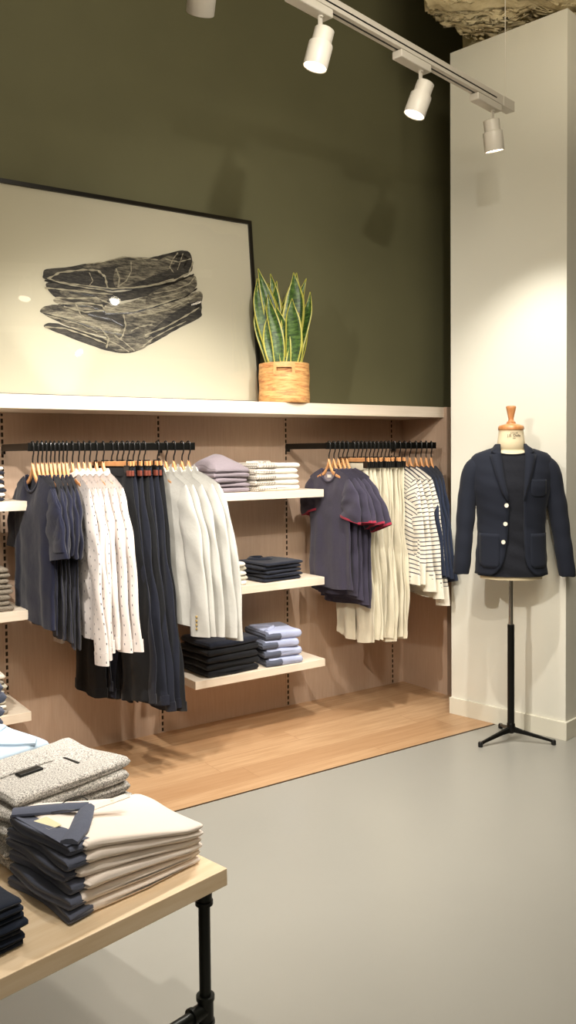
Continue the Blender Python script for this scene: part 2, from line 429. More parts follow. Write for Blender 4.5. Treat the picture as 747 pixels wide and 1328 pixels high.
usedT = [False]; usedC = [False]
def hang(kind, x, label, group, rz):
    if kind == 't':
        o = TH if not usedT[0] else copy_tree(TH); usedT[0] = True
    else:
        o = CH if not usedC[0] else copy_tree(CH); usedC[0] = True
    tag(o, label, 'hanger', group); place(o, (x, RY-.001, RZH), rz); return o

# ------------------------------------------------------------------ garments (local frame: origin at the rail, x = facing, -y = towards the room)
def sm(t): t = max(0, min(1, t)); return t*t*(3-2*t)
def body(seed, hw, hc, hh, th, z0, zh, nr=.075, drop=.07, slope=.36, fold=.006, nv=30, nu=56, hemwave=.008, skew=0):
    rnd = random.Random(seed); ph = [rnd.uniform(0, 6.28) for _ in range(6)]; R = []
    for j in range(nv):
        v = j/(nv-1); w = hw + (hc-hw)*sm(v/.22); w = w + (hh-hc)*sm((v-.22)/.78)
        t = th*(.28 + .72*sm(v/.18))*(1-.15*v)
        ring = []
        for i in range(nu):
            a = 2*PI*i/nu; ca, sa = math.cos(a), math.sin(a)
            y = w*math.copysign(abs(ca)**.75, ca); x = -t*math.copysign(abs(sa)**.8, sa)
            ay = abs(y)
            if ay > nr: zt = z0 - slope*(ay-nr)*(1+.6*(ay-nr)/hw)
            else:
                q = math.sqrt(max(0, 1-(ay/nr)**2)); zt = z0 - (drop if x <= 0 else .012)*q
            hz = zh + hemwave*math.sin(3*y/hh+ph[0]) + skew*y
            z = zt*(1-v) + hz*v
            f = fold*sm(v*1.5)*(math.sin(9*y/w*(1-.25*v)+ph[1]+1.5*v) + .6*math.sin(17*y/w+ph[2]-2*v))
            x += f + .25*fold*math.sin(5*v*6+ph[3]+y*20)
            y += .006*math.sin(4*v*3+ph[4])*v
            ring.append(Vector((x, y, z)))
        R.append(ring)
    return R
def sleeve(seed, side, p0, p1, p2, w0, w1, t0, t1, fold=.004, nv=22, nu=24, dx=0):
    """side -1 = room side. p = (y, z) of shoulder, elbow, wrist as distance from the rail."""
    rnd = random.Random(seed*7+side); ph = [rnd.uniform(0, 6.28) for _ in range(6)]; R = []
    for j in range(nv):
        v = j/(nv-1); q = 1-v
        y = q*q*p0[0] + 2*q*v*p1[0] + v*v*p2[0]; z = q*q*p0[1] + 2*q*v*p1[1] + v*v*p2[1]
        ty = 2*q*(p1[0]-p0[0]) + 2*v*(p2[0]-p1[0]); tz = 2*q*(p1[1]-p0[1]) + 2*v*(p2[1]-p1[1]); L = math.hypot(ty, tz); ny, nz = -tz/L, ty/L
        w = w0 + (w1-w0)*sm(v*1.1); t = (t0 + (t1-t0)*v)*(.35+.65*sm(v/.15))
        w += .03*w*math.sin(v*11+ph[0])*sm(v*2)
        ring = []
        for i in range(nu):
            a = 2*PI*i/nu; ca, sa = math.cos(a), math.sin(a)
            f = fold*(math.sin(v*11+ph[1]+2*ca) + .6*math.sin(v*19+ph[2]-3*ca))*sm(v*3)
            d = w*ca; x = t*sa + f + dx*v
            ring.append(Vector((x, side*(y + ny*d), z + nz*d)))
        R.append(ring)
    return R
def ringband(R, j, h, scale=1.0):
    """a short hem band following the last rings"""
    a = R[-1]; b_ = R[-2]; c = sum((p for p in a), Vector())/len(a); d = (c - sum((p for p in b_), Vector())/len(b_)).normalized()
    def sc(ring, k, off): return [c + (p-c)*k + d*off for p in ring]
    return [sc(a, 1.0, -h), sc(a, scale, -h), sc(a, scale, 0), sc(a, scale, .001), sc(a, .93, .001), sc(a, .93, -h)]
def neck_rib(mb, z0, nr, drop, th, r=.006):
    pts = []
    for i in range(33):
        a = 2*PI*i/32; y = nr*math.cos(a); s_ = math.sin(a)
        q = math.sqrt(max(0, 1-(y/nr)**2)); z = z0 - (drop if s_ > 0 else .012)*q; pts.append((-th*.45*s_, y, z))
    mb.tube(pts, r, 6, False)
def tee(seed, label, cat, m, x, rz, group, sw=.40, sl=.47, hem=.88, trim=None, th=.012, front=False, hw=.205, dx=0, light_neck=False, bw=.225):
    t = thing('t_shirt', label, cat, (x, RY, RZH), rz, group)
    B = body(seed, hw, bw, bw+.01, th, -.128, -hem, .075, .075 if front else .05, fold=.005, slope=.30)
    build('shirt_body', MB().loft(B), m, t, smooth='all')
    neck = MB(); neck_rib(neck, -.128, .075, .075 if front else .05, th); build('neck_rib', neck, m, t, smooth='all')
    for s in (-1, 1):
        w = sw if s < 0 else min(sw, .30)
        S_ = sleeve(seed, s, (hw-.05, -.235), (hw+.035, -.29), (w-.07, -sl if s < 0 else -sl+.02), .07, .088, .014, .02, nv=16, dx=dx if s < 0 else 0)
        so = build('sleeve', MB().loft(S_), m, t, smooth='all')
        if trim: build('sleeve_trim', MB().loft(ringband(S_, 0, .011, 1.03)), trim, so, smooth=True, label='red sleeve trim')
    if trim:
        build('hem_band', MB().loft(ringband(B, 0, .018, 1.008)), m, t, smooth=True)
    if light_neck:
        nb = MB().box((.0035, -.055, -.200), (.0045, .055, -.138)); build('neck_lining', nb, 'mauve', t, label='pale lilac neck lining')
        build('size_label', MB().box((.0015, -.02, -.180), (.003, .02, -.163)), 'white_cloth', t, label='small white size label')
    return t
def shirt(seed, label, cat, m, x, rz, group, name='shirt', sl=.97, sy=.30, hem=.90, hw=.215, cuff=None, collar=True, cuffh=.055, hemband=None, th=.013, bow=.32, dx=0, cuff_m=None, buttons=None, lapel=False, sw=.068, cw=.058):
    t = thing(name, label, cat, (x, RY, RZH), rz, group)
    B = body(seed, hw, .24, .25, th, -.122, -hem, .065, .05, fold=.005, slope=.32)
    build('shirt_body' if name == 'shirt' else 'body', MB().loft(B), m, t, smooth='all')
    if hemband: build('hem_band', MB().loft(ringband(B, 0, .05, 1.015)), hemband, t, smooth=True, label='plain white hem band')
    if collar:
        c = MB(); R = []
        for j, (zz, rr) in enumerate(((-.138, .062), (-.114, .056), (-.102, .052), (-.108, .060), (-.128, .070))):
            R.append([Vector((-.010*math.sin(2*PI*i/28)*(1+.25*j), rr*math.cos(2*PI*i/28), zz - (.02*max(0, math.sin(2*PI*i/28))))) for i in range(28)])
        build('collar', c.loft(R), m, t, smooth='all')
    if lapel:
        for s in (-1, 1):
            l = MB().add([(-th-.003, s*.06, -.085), (-th-.006, s*.105, -.17), (-th-.006, s*.085, -.185), (-th-.008, s*.012, -.40), (-th-.002, s*.004, -.40), (-th-.0, s*.045, -.11)], [(0,1,2,3,4,5)]); build('lapel', l, m, t)
    for s in (-1, 1):
        yy = sy if s < 0 else .25
        S_ = sleeve(seed, s, (hw-.055, -.228), (hw+bow*.16, -.38), (yy-.01, -sl), .068, sw*.9, .016, .016, nv=30, fold=.0045, dx=dx if s < 0 else 0)
        so = build('sleeve', MB().loft(S_), m, t, smooth='all')
        if cuff: build('cuff', MB().loft(ringband(S_, 0, cuffh, 1.06)), cuff_m or m, so, smooth=True)
        if buttons and s < 0:
            for k in range(4):
                c = sum(S_[-2-k//2], Vector())/len(S_[0])
                mb = MB().lathe([(.001, 0), (.0065, 0), (.0065, .003), (.002, .004)], 14, Matrix.Translation((-.0215+dx, -yy+.012, -sl+.04+.019*k)) @ Matrix.Rotation(-PI/2, 4, 'Y'))
                build('cuff_button', mb, buttons, so)
    return t
def trousers(seed, label, m, x, rz, group, hem=1.25, wtop=.17, cuff=False, patch=False, spread=.115, wl=.105, th=.015, fold=.007, skew=0, dxh=0):
    t = thing('trousers', label, 'trousers', (x, RY, RZH), rz, group); rnd = random.Random(seed)
    zt = -.102; ph0 = [rnd.uniform(0, 6.28) for _ in range(4)]
    for s in (-1, 1):
        R = []; nv = 34; nu = 28; ph = [rnd.uniform(0, 6.28) for _ in range(4)]
        for j in range(nv):
            v = j/(nv-1); c = wtop*.5 + (spread - wtop*.5)*sm(v*1.1); w = wtop*.52 + (wl-wtop*.52)*sm(v*1.3) + .012*math.sin(PI*min(1, v*2.5))
            z = zt*(1-v) - hem*v; tt = th*(.45+.55*sm(v/.15))
            ring = []
            for i in range(nu):
                a = 2*PI*i/nu; ca, sa = math.cos(a), math.sin(a); y = s*c + w*math.copysign(abs(ca)**.85, ca)
                x_ = tt*sa + fold*math.sin(y*46+ph0[0]+v*2.2)*(.3+.7*v) + .5*fold*math.sin(y*90+ph[1]-v*5) + .003*math.sin(v*26+ph[2]+y*10) + dxh*v*(-s)
                y += .012*math.sin(v*7+ph[3])*v
                ring.append(Vector((x_, y, z + (.012*math.sin(y*18+ph[0]) + skew*y)*v)))
            R.append(ring)
        lo = build('trouser_leg', MB().loft(R), m, t, smooth='all')
        if cuff: build('turn_up', MB().loft(ringband(R, 0, .045, 1.05)), m, lo, smooth=True)
        else: build('hem_stitching', MB().loft(ringband(R, 0, .03, 1.012)), m, lo, smooth=True)
    WB = []
    for zz in (-.100, -.102, -.138, -.140):
        k = 1.0 if zz in (-.100, -.140) else 1.03
        WB.append([Vector((.012*k*math.sin(2*PI*i/32), (wtop+.006)*k*math.cos(2*PI*i/32), zz)) for i in range(32)])
    build('waistband', MB().loft(WB), m, t, smooth=True)
    if patch:
        build('leather_patch', MB().box((-.0155, -wtop-.007, -.140), (.0, -wtop+.016, -.114)), 'leather', t, bevel=.002, label='red-brown leather waist patch')
    return t

random.seed(11)
# --- left rail
tx = [1.249, 1.272, 1.292, 1.312, 1.332, 1.351, 1.372, 1.391, 1.409]
for i, x in enumerate(tx):
    rz = math.radians((5, 0, -4, -7, -8, -8, -8, -8, -8)[i] + random.uniform(-1.5, 1.5))
    w = ordn(i) + ' navy T-shirt from the left'
    tee(100+i, 'plain navy T-shirt, ' + w.replace(' navy T-shirt', ''), 't-shirt', 'tee_navy', x, rz, 'navy T-shirts on the left rail', sw=.325-.012*i+.01*random.uniform(-1, 1), sl=.475+.02*random.uniform(-1, 1), hem=.80+.014*i+.012*random.uniform(-1, 1), th=.009 + .020*(i == 0), front=(i == 0), dx=.0, bw=.20, hw=.19)
    hang('t', x, 'wooden hanger of the ' + w, 'hangers on the left rail', rz)
sx = [1.436, 1.466, 1.493, 1.521, 1.553, 1.588]
for i, x in enumerate(sx):
    rz = math.radians(-3 + random.uniform(-2, 2) + i*.6)
    w = ordn(i) + ' patterned shirt from the left'
    shirt(200+i, 'white shirt with small grey motifs, %s from the left of its row' % ordn(i), 'shirt', 'shirt_pattern', x, rz, 'white patterned shirts on the left rail', sl=.93+.03*random.uniform(-1, 1)-.0*i, sy=[.34, .31, .29, .28, .30, .33][i], cuff=True, hem=.86, th=.010, dx=.0)
    hang('t', x, 'wooden hanger of the ' + w, 'hangers on the left rail', rz)
px = [1.630, 1.658, 1.686, 1.714, 1.742, 1.770, 1.800]
for i, x in enumerate(px):
    rz = math.radians(12 + random.uniform(-3, 3))
    w = ordn(i) + ' navy trousers from the left'
    trousers(300+i, 'dark navy trousers with turn-ups, %s from the left of their row' % ordn(i), 'trouser_navy' if i % 3 else 'trouser_dark', x, rz, 'dark navy trousers on the left rail', hem=1.20+.02*random.uniform(-1, 1)+.012*i, cuff=True, patch=True, spread=.15, wl=.115, th=.012, dxh=.03, wtop=.145)
    hang('c', x, 'clip hanger of the ' + w, 'hangers on the left rail', rz)
jx = [1.872, 1.918, 1.962, 2.008, 2.045]
for i, x in enumerate(jx):
    rz = math.radians(11 + random.uniform(-2, 2) + i*1.2)
    w = ordn(i) + ' grey jacket from the left'
    shirt(400+i, 'pale grey jacket with cuff buttons, %s from the left of its row' % ordn(i), 'jacket', 'jacket_grey', x, rz, 'pale grey jackets on the left rail', name='jacket', sl=.90+.012*random.uniform(-1, 1)+.012*i, sy=.315, hem=.86, hw=.215, th=.014, dx=.0, buttons='button_gold', lapel=True, sw=.07, bow=.42)
    hang('t', x, 'wooden hanger of the ' + w, 'hangers on the left rail', rz)
# --- right rail
tx = [2.940, 2.975, 3.008, 3.040, 3.070]
for i, x in enumerate(tx):
    rz = math.radians([-2, 1, -1, 1, 2][i])
    w = ordn(i) + ' red-trimmed T-shirt from the left'
    tee(500+i, 'dark T-shirt with red sleeve edges, %s from the left of its row' % ordn(i), 't-shirt', 'tee_dark', x, rz, 'red-trimmed T-shirts on the right rail', sw=[.27, .30, .32, .34, .355][i], sl=.41+.012*i, hem=[.80, .84, .86, .88, .91][i], trim='red_trim', th=.012, front=(i == 0), light_neck=(i == 0), dx=.0, bw=.20, hw=.19)
    hang('t', x, 'wooden hanger of the ' + w, 'hangers on the right rail', rz)
for i in range(10):
    x = 3.118 + .0300*i; rz = math.radians(random.uniform(-4, 5))
    w = ordn(i) + ' khaki trousers from the left'
    trousers(600+i, 'khaki trousers clipped at the waist, %s from the left of their row' % ordn(i), 'khaki', x, rz, 'khaki trousers on the right rail', hem=1.11+.018*random.uniform(-1, 1), spread=.095, wl=.088, th=.012, fold=.009, wtop=.128)
    hang('c', x, 'clip hanger of the ' + w, 'hangers on the right rail', rz)
for i in range(4):
    x = 3.430 + .042*i; rz = math.radians(-8 + random.uniform(-3, 3) + i*2)
    w = ordn(i) + ' striped top from the left'
    shirt(700+i, 'white top with thin navy stripes, %s from the left of its row' % ordn(i), 'striped top', 'stripe', x, rz, 'striped tops on the right rail', name='striped_top', sl=.80+.045*i, sy=[.24, .28, .30, .29][i], hem=.80+.03*i, hw=.205, cuff=True, collar=False, cuffh=.11, cuff_m='cuff_white', hemband='cuff_white', th=.012, dx=.02, sw=.06, bow=.15)
    hang('t', x, 'wooden hanger of the ' + w, 'hangers on the right rail', rz)
for i in range(4):
    x = 3.605 + .043*i; rz = math.radians(-14 - 3*i)
    w = ordn(i) + ' navy jumper from the left'
    shirt(800+i, 'navy jumper at the pillar end of the right rail, %s from the left' % ordn(i), 'jumper', 'navy_knit', x, rz, 'navy jumpers on the right rail', name='jumper', sl=.76+.012*i, sy=[.29, .31, .33, .345][i], hem=.72, hw=.20, cuff=True, collar=False, th=.013, sw=.065, bow=.2)
    hang('t', x, 'wooden hanger of the ' + w, 'hangers on the right rail', rz)

# ------------------------------------------------------------------ folded clothes
def slab(seed, w, d, h, lobes=2, puff=.0, wob=.004, taper=0, nu=52, nv=20, dome=0, skewx=0):
    """folded garment: x in [-w/2,w/2], y in [-d/2,d/2], z in [0,h]; folded edges along the x ends and the front"""
    rnd = random.Random(seed); ph = [rnd.uniform(0, 6.28) for _ in range(8)]; R = []
    vv = [0, .006, .02, .05] + [.05+.9*k/(nv-8) for k in range(1, nv-8)] + [.95, .98, .994, 1]
    for v in vv:
        e = min(v, 1-v)*d; k = 1 if e > .016 else math.sqrt(max(0, 1-(1-e/.016)**2))*.985+.015
        kz = .25+.75*k; y = -d/2 + d*v
        ring = []
        for i in range(nu):
            a = 2*PI*i/nu; ca, sa = math.cos(a), math.sin(a)
            x = w/2*math.copysign(abs(ca)**.16, ca)*(1-(1-k)*.03); zz = math.copysign(abs(sa)**.55, sa)
            hh = h*(1+taper*(-x/w))
            z = hh/2 + hh/2*zz*kz
            g = abs(ca)**.4
            x += math.copysign(1, ca)*(abs(math.sin(zz*PI*lobes/2+PI/2*(lobes % 2 == 0)))-.6)*.0045*min(1, abs(x)/(w*.46))
            x += wob*math.sin(y*22+ph[0]+(1 if ca > 0 else 0)*2) + skewx*y
            if sa > 0:
                z += puff*(1-(2*x/w)**2)*(1-(2*y/d)**2) if abs(2*x/w) < 1 else 0
                z += dome*max(0, 1-abs(2*x/w)**2.6)*max(0, 1-abs(2*y/d)**2.6)*(1+.10*math.sin(x*40)*math.sin(y*33))
                z += .0012*math.sin(x*60+ph[1]+y*30)
            yy = y + wob*.7*math.sin(x*25+ph[2])
            ring.append(Vector((x, yy, z)))
        R.append(ring)
    return MB().loft(R, True, True, ulen=2*(w+h))
def soften(o, strength=.004, scale=7, seed=0):
    for v in o.data.vertices:
        n = noise.noise_vector(Vector(v.co)*scale + Vector((seed*3.1, 0, 0))); f = min(1, max(0, v.co.z/.01))
        v.co.x += n.x*strength; v.co.y += n.y*strength
    return o
def stack(name, cat, mtl, n, base, rz, w, d, h, labelf, group, seed, wob=.004, taper=0, jit=.006, lobes=2, top=None, parts=None, gap=.0006, dome=0, shrink=0):
    z = base[2]; res_ = []
    rnd = random.Random(seed)
    for i in range(n):
        mm = mtl[i % len(mtl)] if isinstance(mtl, (list, tuple)) else mtl
        dm = dome if i == n-1 else 0
        k = 1-shrink*i
        mb = slab(seed*31+i, w*k*(1+rnd.uniform(-.02, .02)), d*(1+rnd.uniform(-.02, .02)), h*(1+rnd.uniform(-.06, .06)), lobes, wob=wob, taper=taper, puff=.0, dome=dm)
        lab = labelf(i, n)
        loc = (base[0]+rnd.uniform(-jit, jit), base[1]+rnd.uniform(-jit, jit), z); r = rz+rnd.uniform(-.03, .03)
        if parts:
            t = thing(name, lab, cat, loc, r, group); o = soften(build('folded_cloth', mb, mm, t, smooth='all'), .004, 9, i)
            parts(t, i, n, h)
        else:
            t = soften(build(name, mb, mm, smooth='all'), .004, 9, i); place(t, loc, r); tag(t, lab, cat, group)
        if taper: t.rotation_euler[1] = 0
        z += h*1.02+gap; res_.append(t)
    return res_
def pos(i, n):
    return 'topmost' if i == n-1 else ('bottom one' if i == 0 else ordn(n-1-i) + ' from the top')
def vcollar(t, hz, m, ox, name='collar', k=1.0, flip=1, band=True):
    """flat pressed collar lying on a folded shirt: two leaves meeting in a V"""
    cb = MB()
    for pts in ([(-.165, .100), (-.12, .065), (-.07, .030), (-.035, .008)], [(-.160, -.115), (-.115, -.080), (-.075, -.035), (-.038, .004)]):
        pts = [(ox + flip*(x+.10)*k, y*k) for x, y in pts]; rr = []
        for q, (px_, py_) in enumerate(pts):
            a_ = Vector(pts[max(0, q-1)]+(0,)); b2 = Vector(pts[min(3, q+1)]+(0,)); d_ = (b2-a_).normalized(); nn = Vector((-d_.y, d_.x, 0)); wd = [.018, .020, .019, .013][q]*k; c_ = Vector((px_, py_, hz+.003+.002*math.sin(q)))
            rr.append([c_ + nn*wd*u + Vector((0, 0, w_)) for u, w_ in ((-1, -.003), (-1, .002), (-.4, .008), (.4, .007), (1, .003), (1, -.003))])
        cb.loft(rr, True, True)
    return build(name, cb, m, t, smooth=True)
FY = D-.40
# upper shelf: mauve-grey domed pile, check shirts
zS = 1.3402
def lab(desc, where): return lambda i, n: '%s %s, %s' % (desc, where, pos(i, n))
stack('folded_shirt', 'folded shirt', 'mauve', 5, (2.315, FY+.15, zS), .15, .25, .26, .025, lab('mauve-grey folded shirt', 'by the check shirts'), 'mauve-grey shirts on the upper shelf', 3, wob=.010, dome=.075, jit=.012, shrink=.03)
def check_parts(t, i, n, h):
    # the side of each shirt shows its checked face, the front its plain inside
    s = slab(990+i, .135, .272, h*.98, 2); o = build('checked_side', s, 'plaid', t, smooth='all', label='finely checked side of the shirt'); o.location = (-.085, -.002, .0004)
    if i == n-1:
        vcollar(t, h-.001, 'plaid', -.02, k=.8)
def collar(t, loc, rx, ry, m, name, open_=.6, h=.022, r0=0):
    mb = MB(); R = []
    n = 26
    a0 = open_
    top = []; rows = [[], [], [], []]
    for i in range(n):
        a = a0 + (2*PI-2*a0)*i/(n-1)
        c, s = math.cos(a), math.sin(a)
        fl = 1 + .25*(abs(i/(n-1)-.5)*2)**3
        rows[0].append(Vector((rx*.8*c, ry*.8*s, 0))); rows[1].append(Vector((rx*.85*c, ry*.85*s, h))); rows[2].append(Vector((rx*.98*c, ry*.98*s, h*1.05))); rows[3].append(Vector((rx*1.25*c*fl, ry*1.2*s*fl, .002)))
    vs = [p for r in rows for p in r]; fs = [(j*n+i, j*n+i+1, (j+1)*n+i+1, (j+1)*n+i) for j in range(3) for i in range(n-1)]
    mb.add(vs, fs); o = build(name, mb, m, t, smooth='all', fixn=False); o.location = loc; o.rotation_euler = (0, 0, r0)
    sd = o.modifiers.new('s', 'SOLIDIFY'); sd.thickness = .0015
    return o
stack('folded_shirt', 'folded shirt', 'white_cloth', 5, (2.610, FY+.148, zS), .08, .285, .27, .0300, lab('check folded shirt', 'at the right end of the upper shelf'), 'check shirts on the upper shelf', 5, parts=check_parts, wob=.003)
# middle shelf: pale pile half hidden by the jackets, navy tees
zS = .8402
stack('folded_shirt', 'folded shirt', ['white_cloth', 'stone'], 5, (2.275, FY+.165, zS), .0, .27, .27, .024, lab('pale folded shirt', 'half hidden behind the grey jackets'), 'pale shirts on the middle shelf', 6, jit=.012)
def navy_parts(t, i, n, h):
    if i == n-1: collar(t, (-.03, .06, h-.001), .05, .06, 'navy_cloth', 'neckline', .5, .012)
    build('size_sticker', MB().box((.134, -.118, h*.2), (.1365, -.106, h*.85)), 'white_cloth', t, label='small pale size sticker')
stack('folded_t_shirt', 'folded t-shirt', 'navy_cloth', 5, (2.640, FY+.155, zS), .12, .27, .27, .0205, lab('navy folded T-shirt with sticker', 'on the middle shelf'), 'navy T-shirts on the middle shelf', 7, parts=navy_parts)
# lower shelf: black trousers, blue shirts
zS = .3702
stack('folded_trousers', 'folded trousers', ['black_cloth', 'trouser_dark', 'black_cloth', 'trouser_dark', 'navy_cloth'], 5, (2.315, FY+.165, zS), .06, .33, .29, .036, lab('black folded trousers', 'at the left end of the lower shelf'), 'black trousers on the lower shelf', 8)
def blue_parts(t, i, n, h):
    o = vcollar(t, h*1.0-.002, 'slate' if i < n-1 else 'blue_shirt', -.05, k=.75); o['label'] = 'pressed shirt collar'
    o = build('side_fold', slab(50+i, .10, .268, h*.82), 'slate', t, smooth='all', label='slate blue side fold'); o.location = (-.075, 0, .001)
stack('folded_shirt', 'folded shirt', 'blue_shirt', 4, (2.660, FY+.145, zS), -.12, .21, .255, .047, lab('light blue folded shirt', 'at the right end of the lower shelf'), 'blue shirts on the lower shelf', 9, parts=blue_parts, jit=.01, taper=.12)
# left shelves
stack('folded_jumper', 'folded jumper', ['navy_cloth', 'white_cloth'], 8, (1.010, FY+.19, 1.3402), .0, .27, .28, .019, lab('folded striped top', 'at the left edge on the upper shelf'), 'striped piles at the left edge', 12)
stack('folded_jumper', 'folded jumper', 'brown_knit', 8, (1.020, FY+.165, .8402), .0, .28, .28, .024, lab('grey-brown folded jumper', 'at the left edge on the middle shelf'), 'grey-brown jumpers at the left edge', 13, shrink=.012)
stack('folded_jumper', 'folded jumper', ['grey_cloth', 'white_cloth', 'stone'], 8, (.985, FY+.165, .3702), .0, .27, .28, .022, lab('pale grey folded jumper', 'at the left edge on the lower shelf'), 'pale grey jumpers at the left edge', 14)

# ------------------------------------------------------------------ picture
import_pts = None
def picture():
    lean = math.atan2(.10, 1.06)
    t = thing('framed_picture', 'large black-framed print of folded jeans leaning on the shelf', 'picture', (2.683, 4.15, 1.8268), 0)
    t.rotation_euler = (-lean, 0, 0)
    Wd, Hh, fw, fd = 1.62, 1.075, .021, .03
    f = MB(); 
    f.box((-Wd, 0, 0), (0, fd, fw)).box((-Wd, 0, Hh-fw), (0, fd, Hh)).box((-Wd, 0, fw), (-Wd+fw, fd, Hh-fw)).box((-fw, 0, fw), (0, fd, Hh-fw))
    build('frame', f, 'frame_black', t)
    build('paper', MB().box((-Wd+fw, .012, fw), (-fw, .016, Hh-fw)), 'paper', t)
    build('glazing', MB().add([(-Wd+fw, .005, fw), (-fw, .005, fw), (-fw, .005, Hh-fw), (-Wd+fw, .005, Hh-fw)], [(0, 1, 2, 3)]), 'glass', t)
    # print: crop coordinates (747x498 box) mapped to the paper by its four measured corners
    Q = [(-1.395, .822), (-.226, .985), (-.237, .192), (-1.409, .137)]
    def mp(u, v):
        a, c = u/747, v/498
        x = (1-a)*(1-c)*Q[0][0] + a*(1-c)*Q[1][0] + a*c*Q[2][0] + (1-a)*c*Q[3][0]
        z = (1-a)*(1-c)*Q[0][1] + a*(1-c)*Q[1][1] + a*c*Q[2][1] + (1-a)*c*Q[3][1]; return x, z
    layers = [
     ('ink_dark', [(98,335),(130,330),(200,355),(300,385),(380,395),(460,370),(560,320),(655,262),(665,290),(655,312),(560,355),(470,402),(385,437),(300,428),(200,392),(105,350)]),
     ('ink_mid', [(84,285),(110,268),(200,262),(330,285),(420,300),(560,262),(658,215),(662,262),(560,330),(440,385),(370,392),(280,375),(180,345),(95,300)]),
     ('ink_dark', [(560,290),(655,248),(664,280),(640,306),(560,340),(470,380),(440,395),(450,372)]),
     ('ink_light', [(130,245),(200,235),(290,245),(360,262),(460,230),(560,195),(640,160),(648,200),(600,235),(480,270),(400,290),(330,295),(240,290),(150,265)]),
     ('ink_dark', [(105,200),(125,185),(250,200),(330,220),(440,205),(540,180),(600,165),(560,205),(480,228),(400,245),(310,262),(290,285),(240,262),(200,258),(135,240)]),
     ('ink_mid', [(470,222),(560,190),(625,158),(646,175),(648,200),(600,232),(500,262),(450,262)]),
     ('ink_dark', [(95,160),(108,138),(180,130),(240,118),(300,118),(370,92),(440,100),(520,85),(590,70),(625,75),(637,110),(625,150),(540,180),(440,200),(340,205),(200,195),(130,180),(100,172)]),
     ('ink_mid', [(340,200),(350,130),(430,110),(500,105),(540,90),(575,100),(540,140),(480,160),(420,185)]),
     ('ink_mid', [(230,128),(300,112),(370,94),(470,97),(500,105),(400,118),(320,130),(260,138)]),
     ('ink_mid', [(150,215),(230,210),(300,228),(310,250),(260,258),(180,240)]),
     ('ink_light', [(100,300),(170,290),(260,318),(350,345),(330,372),(240,345),(160,325)]),
     ('ink_dark', [(225,285),(300,292),(360,305),(372,345),(330,330),(260,315)]),
     ('ink_light', [(400,280),(500,262),(600,232),(655,218),(640,240),(560,272),(470,300),(410,312)]),
     ('ink_mid', [(300,385),(330,372),(400,385),(440,372),(470,385),(440,418),(385,434),(320,425)]),
    ]
    for i, (m, poly) in enumerate(layers):
        # ragged outline
        pts = []
        for k in range(len(poly)):
            a = Vector((*poly[k], 0)); c = Vector((*poly[(k+1) % len(poly)], 0)); pv = Vector((*poly[k-1], 0)); nx = Vector((*poly[(k+2) % len(poly)], 0))
            for q in range(5):
                s = q/5; p = .5*((2*a) + (-pv+c)*s + (2*pv-5*a+4*c-nx)*s*s + (-pv+3*a-3*c+nx)*s**3)
                pts.append(mp(p.x + 2*noise.noise(p*.06), p.y + 2*noise.noise(p*.06+Vector((9, 9, 9)))))
        me = bpy.data.meshes.new('print'); y = .0118-.0003*i
        from mathutils.geometry import tessellate_polygon
        tr = tessellate_polygon([[Vector((p[0], p[1], 0)) for p in pts]])
        mb = MB().add([(p[0], y, p[1]) for p in pts], [tuple(x) for x in tr]); build('printed_denim', mb, m, t, fixn=False)
    lines = [([(112,172),(150,150),(230,140),(280,142),(305,165),(312,205)],5), ([(108,170),(160,190),(240,205),(320,215)],3), ([(350,205),(356,170),(345,135)],4), ([(150,185),(220,195),(330,208),(440,203),(560,172)],3),
      ([(160,262),(230,258),(290,268),(300,285),(230,292),(160,272)],4), ([(135,240),(200,244),(270,240),(320,262)],4), ([(120,300),(200,318),(280,345),(310,385),(300,420)],4), ([(96,345),(160,350),(230,375),(300,405)],4),
      ([(365,300),(372,340),(360,375),(350,390)],4), ([(420,305),(520,285),(610,245),(650,225)],3), ([(440,375),(520,345),(600,305),(655,275)],4), ([(430,415),(470,385),(540,350),(600,325)],3),
      ([(480,225),(560,212),(620,190),(642,165)],3), ([(530,100),(580,112),(630,100)],3), ([(200,262),(215,300),(240,320)],3), ([(330,375),(360,395),(400,430)],3), ([(400,110),(400,145),(380,180),(350,200)],3), ([(250,150),(262,180),(250,195)],2), ([(100,205),(170,212),(250,222),(330,228)],4), ([(240,120),(300,112),(370,94),(440,98),(500,104)],3), ([(580,78),(560,100),(545,130),(560,150)],3), ([(600,80),(590,105),(575,140)],2), ([(455,300),(540,282),(615,256)],2), ([(180,345),(250,372),(300,388)],3), ([(130,310),(210,335),(270,365)],2), ([(470,245),(540,232),(600,215)],2), ([(640,110),(620,150),(560,178),(470,198),(350,206)],4), ([(300,285),(380,292),(470,272),(560,245)],4), ([(290,385),(340,408),(380,434)],3), ([(390,360),(420,345),(470,335)],3)]
    dark = [([(100,178),(200,200),(330,212),(440,206),(560,186),(640,156)],5), ([(150,268),(250,272),(300,292)],4), ([(300,298),(400,294),(480,274),(600,238),(650,206)],4), ([(92,296),(180,322),(300,362),(380,378)],3), ([(660,262),(600,310),(520,350),(440,388)],4), ([(270,150),(300,168),(298,192)],6), ([(180,222),(260,232),(290,250)],5), ([(240,300),(320,318),(360,340)],5), ([(560,96),(600,88),(620,100),(600,130)],5)]
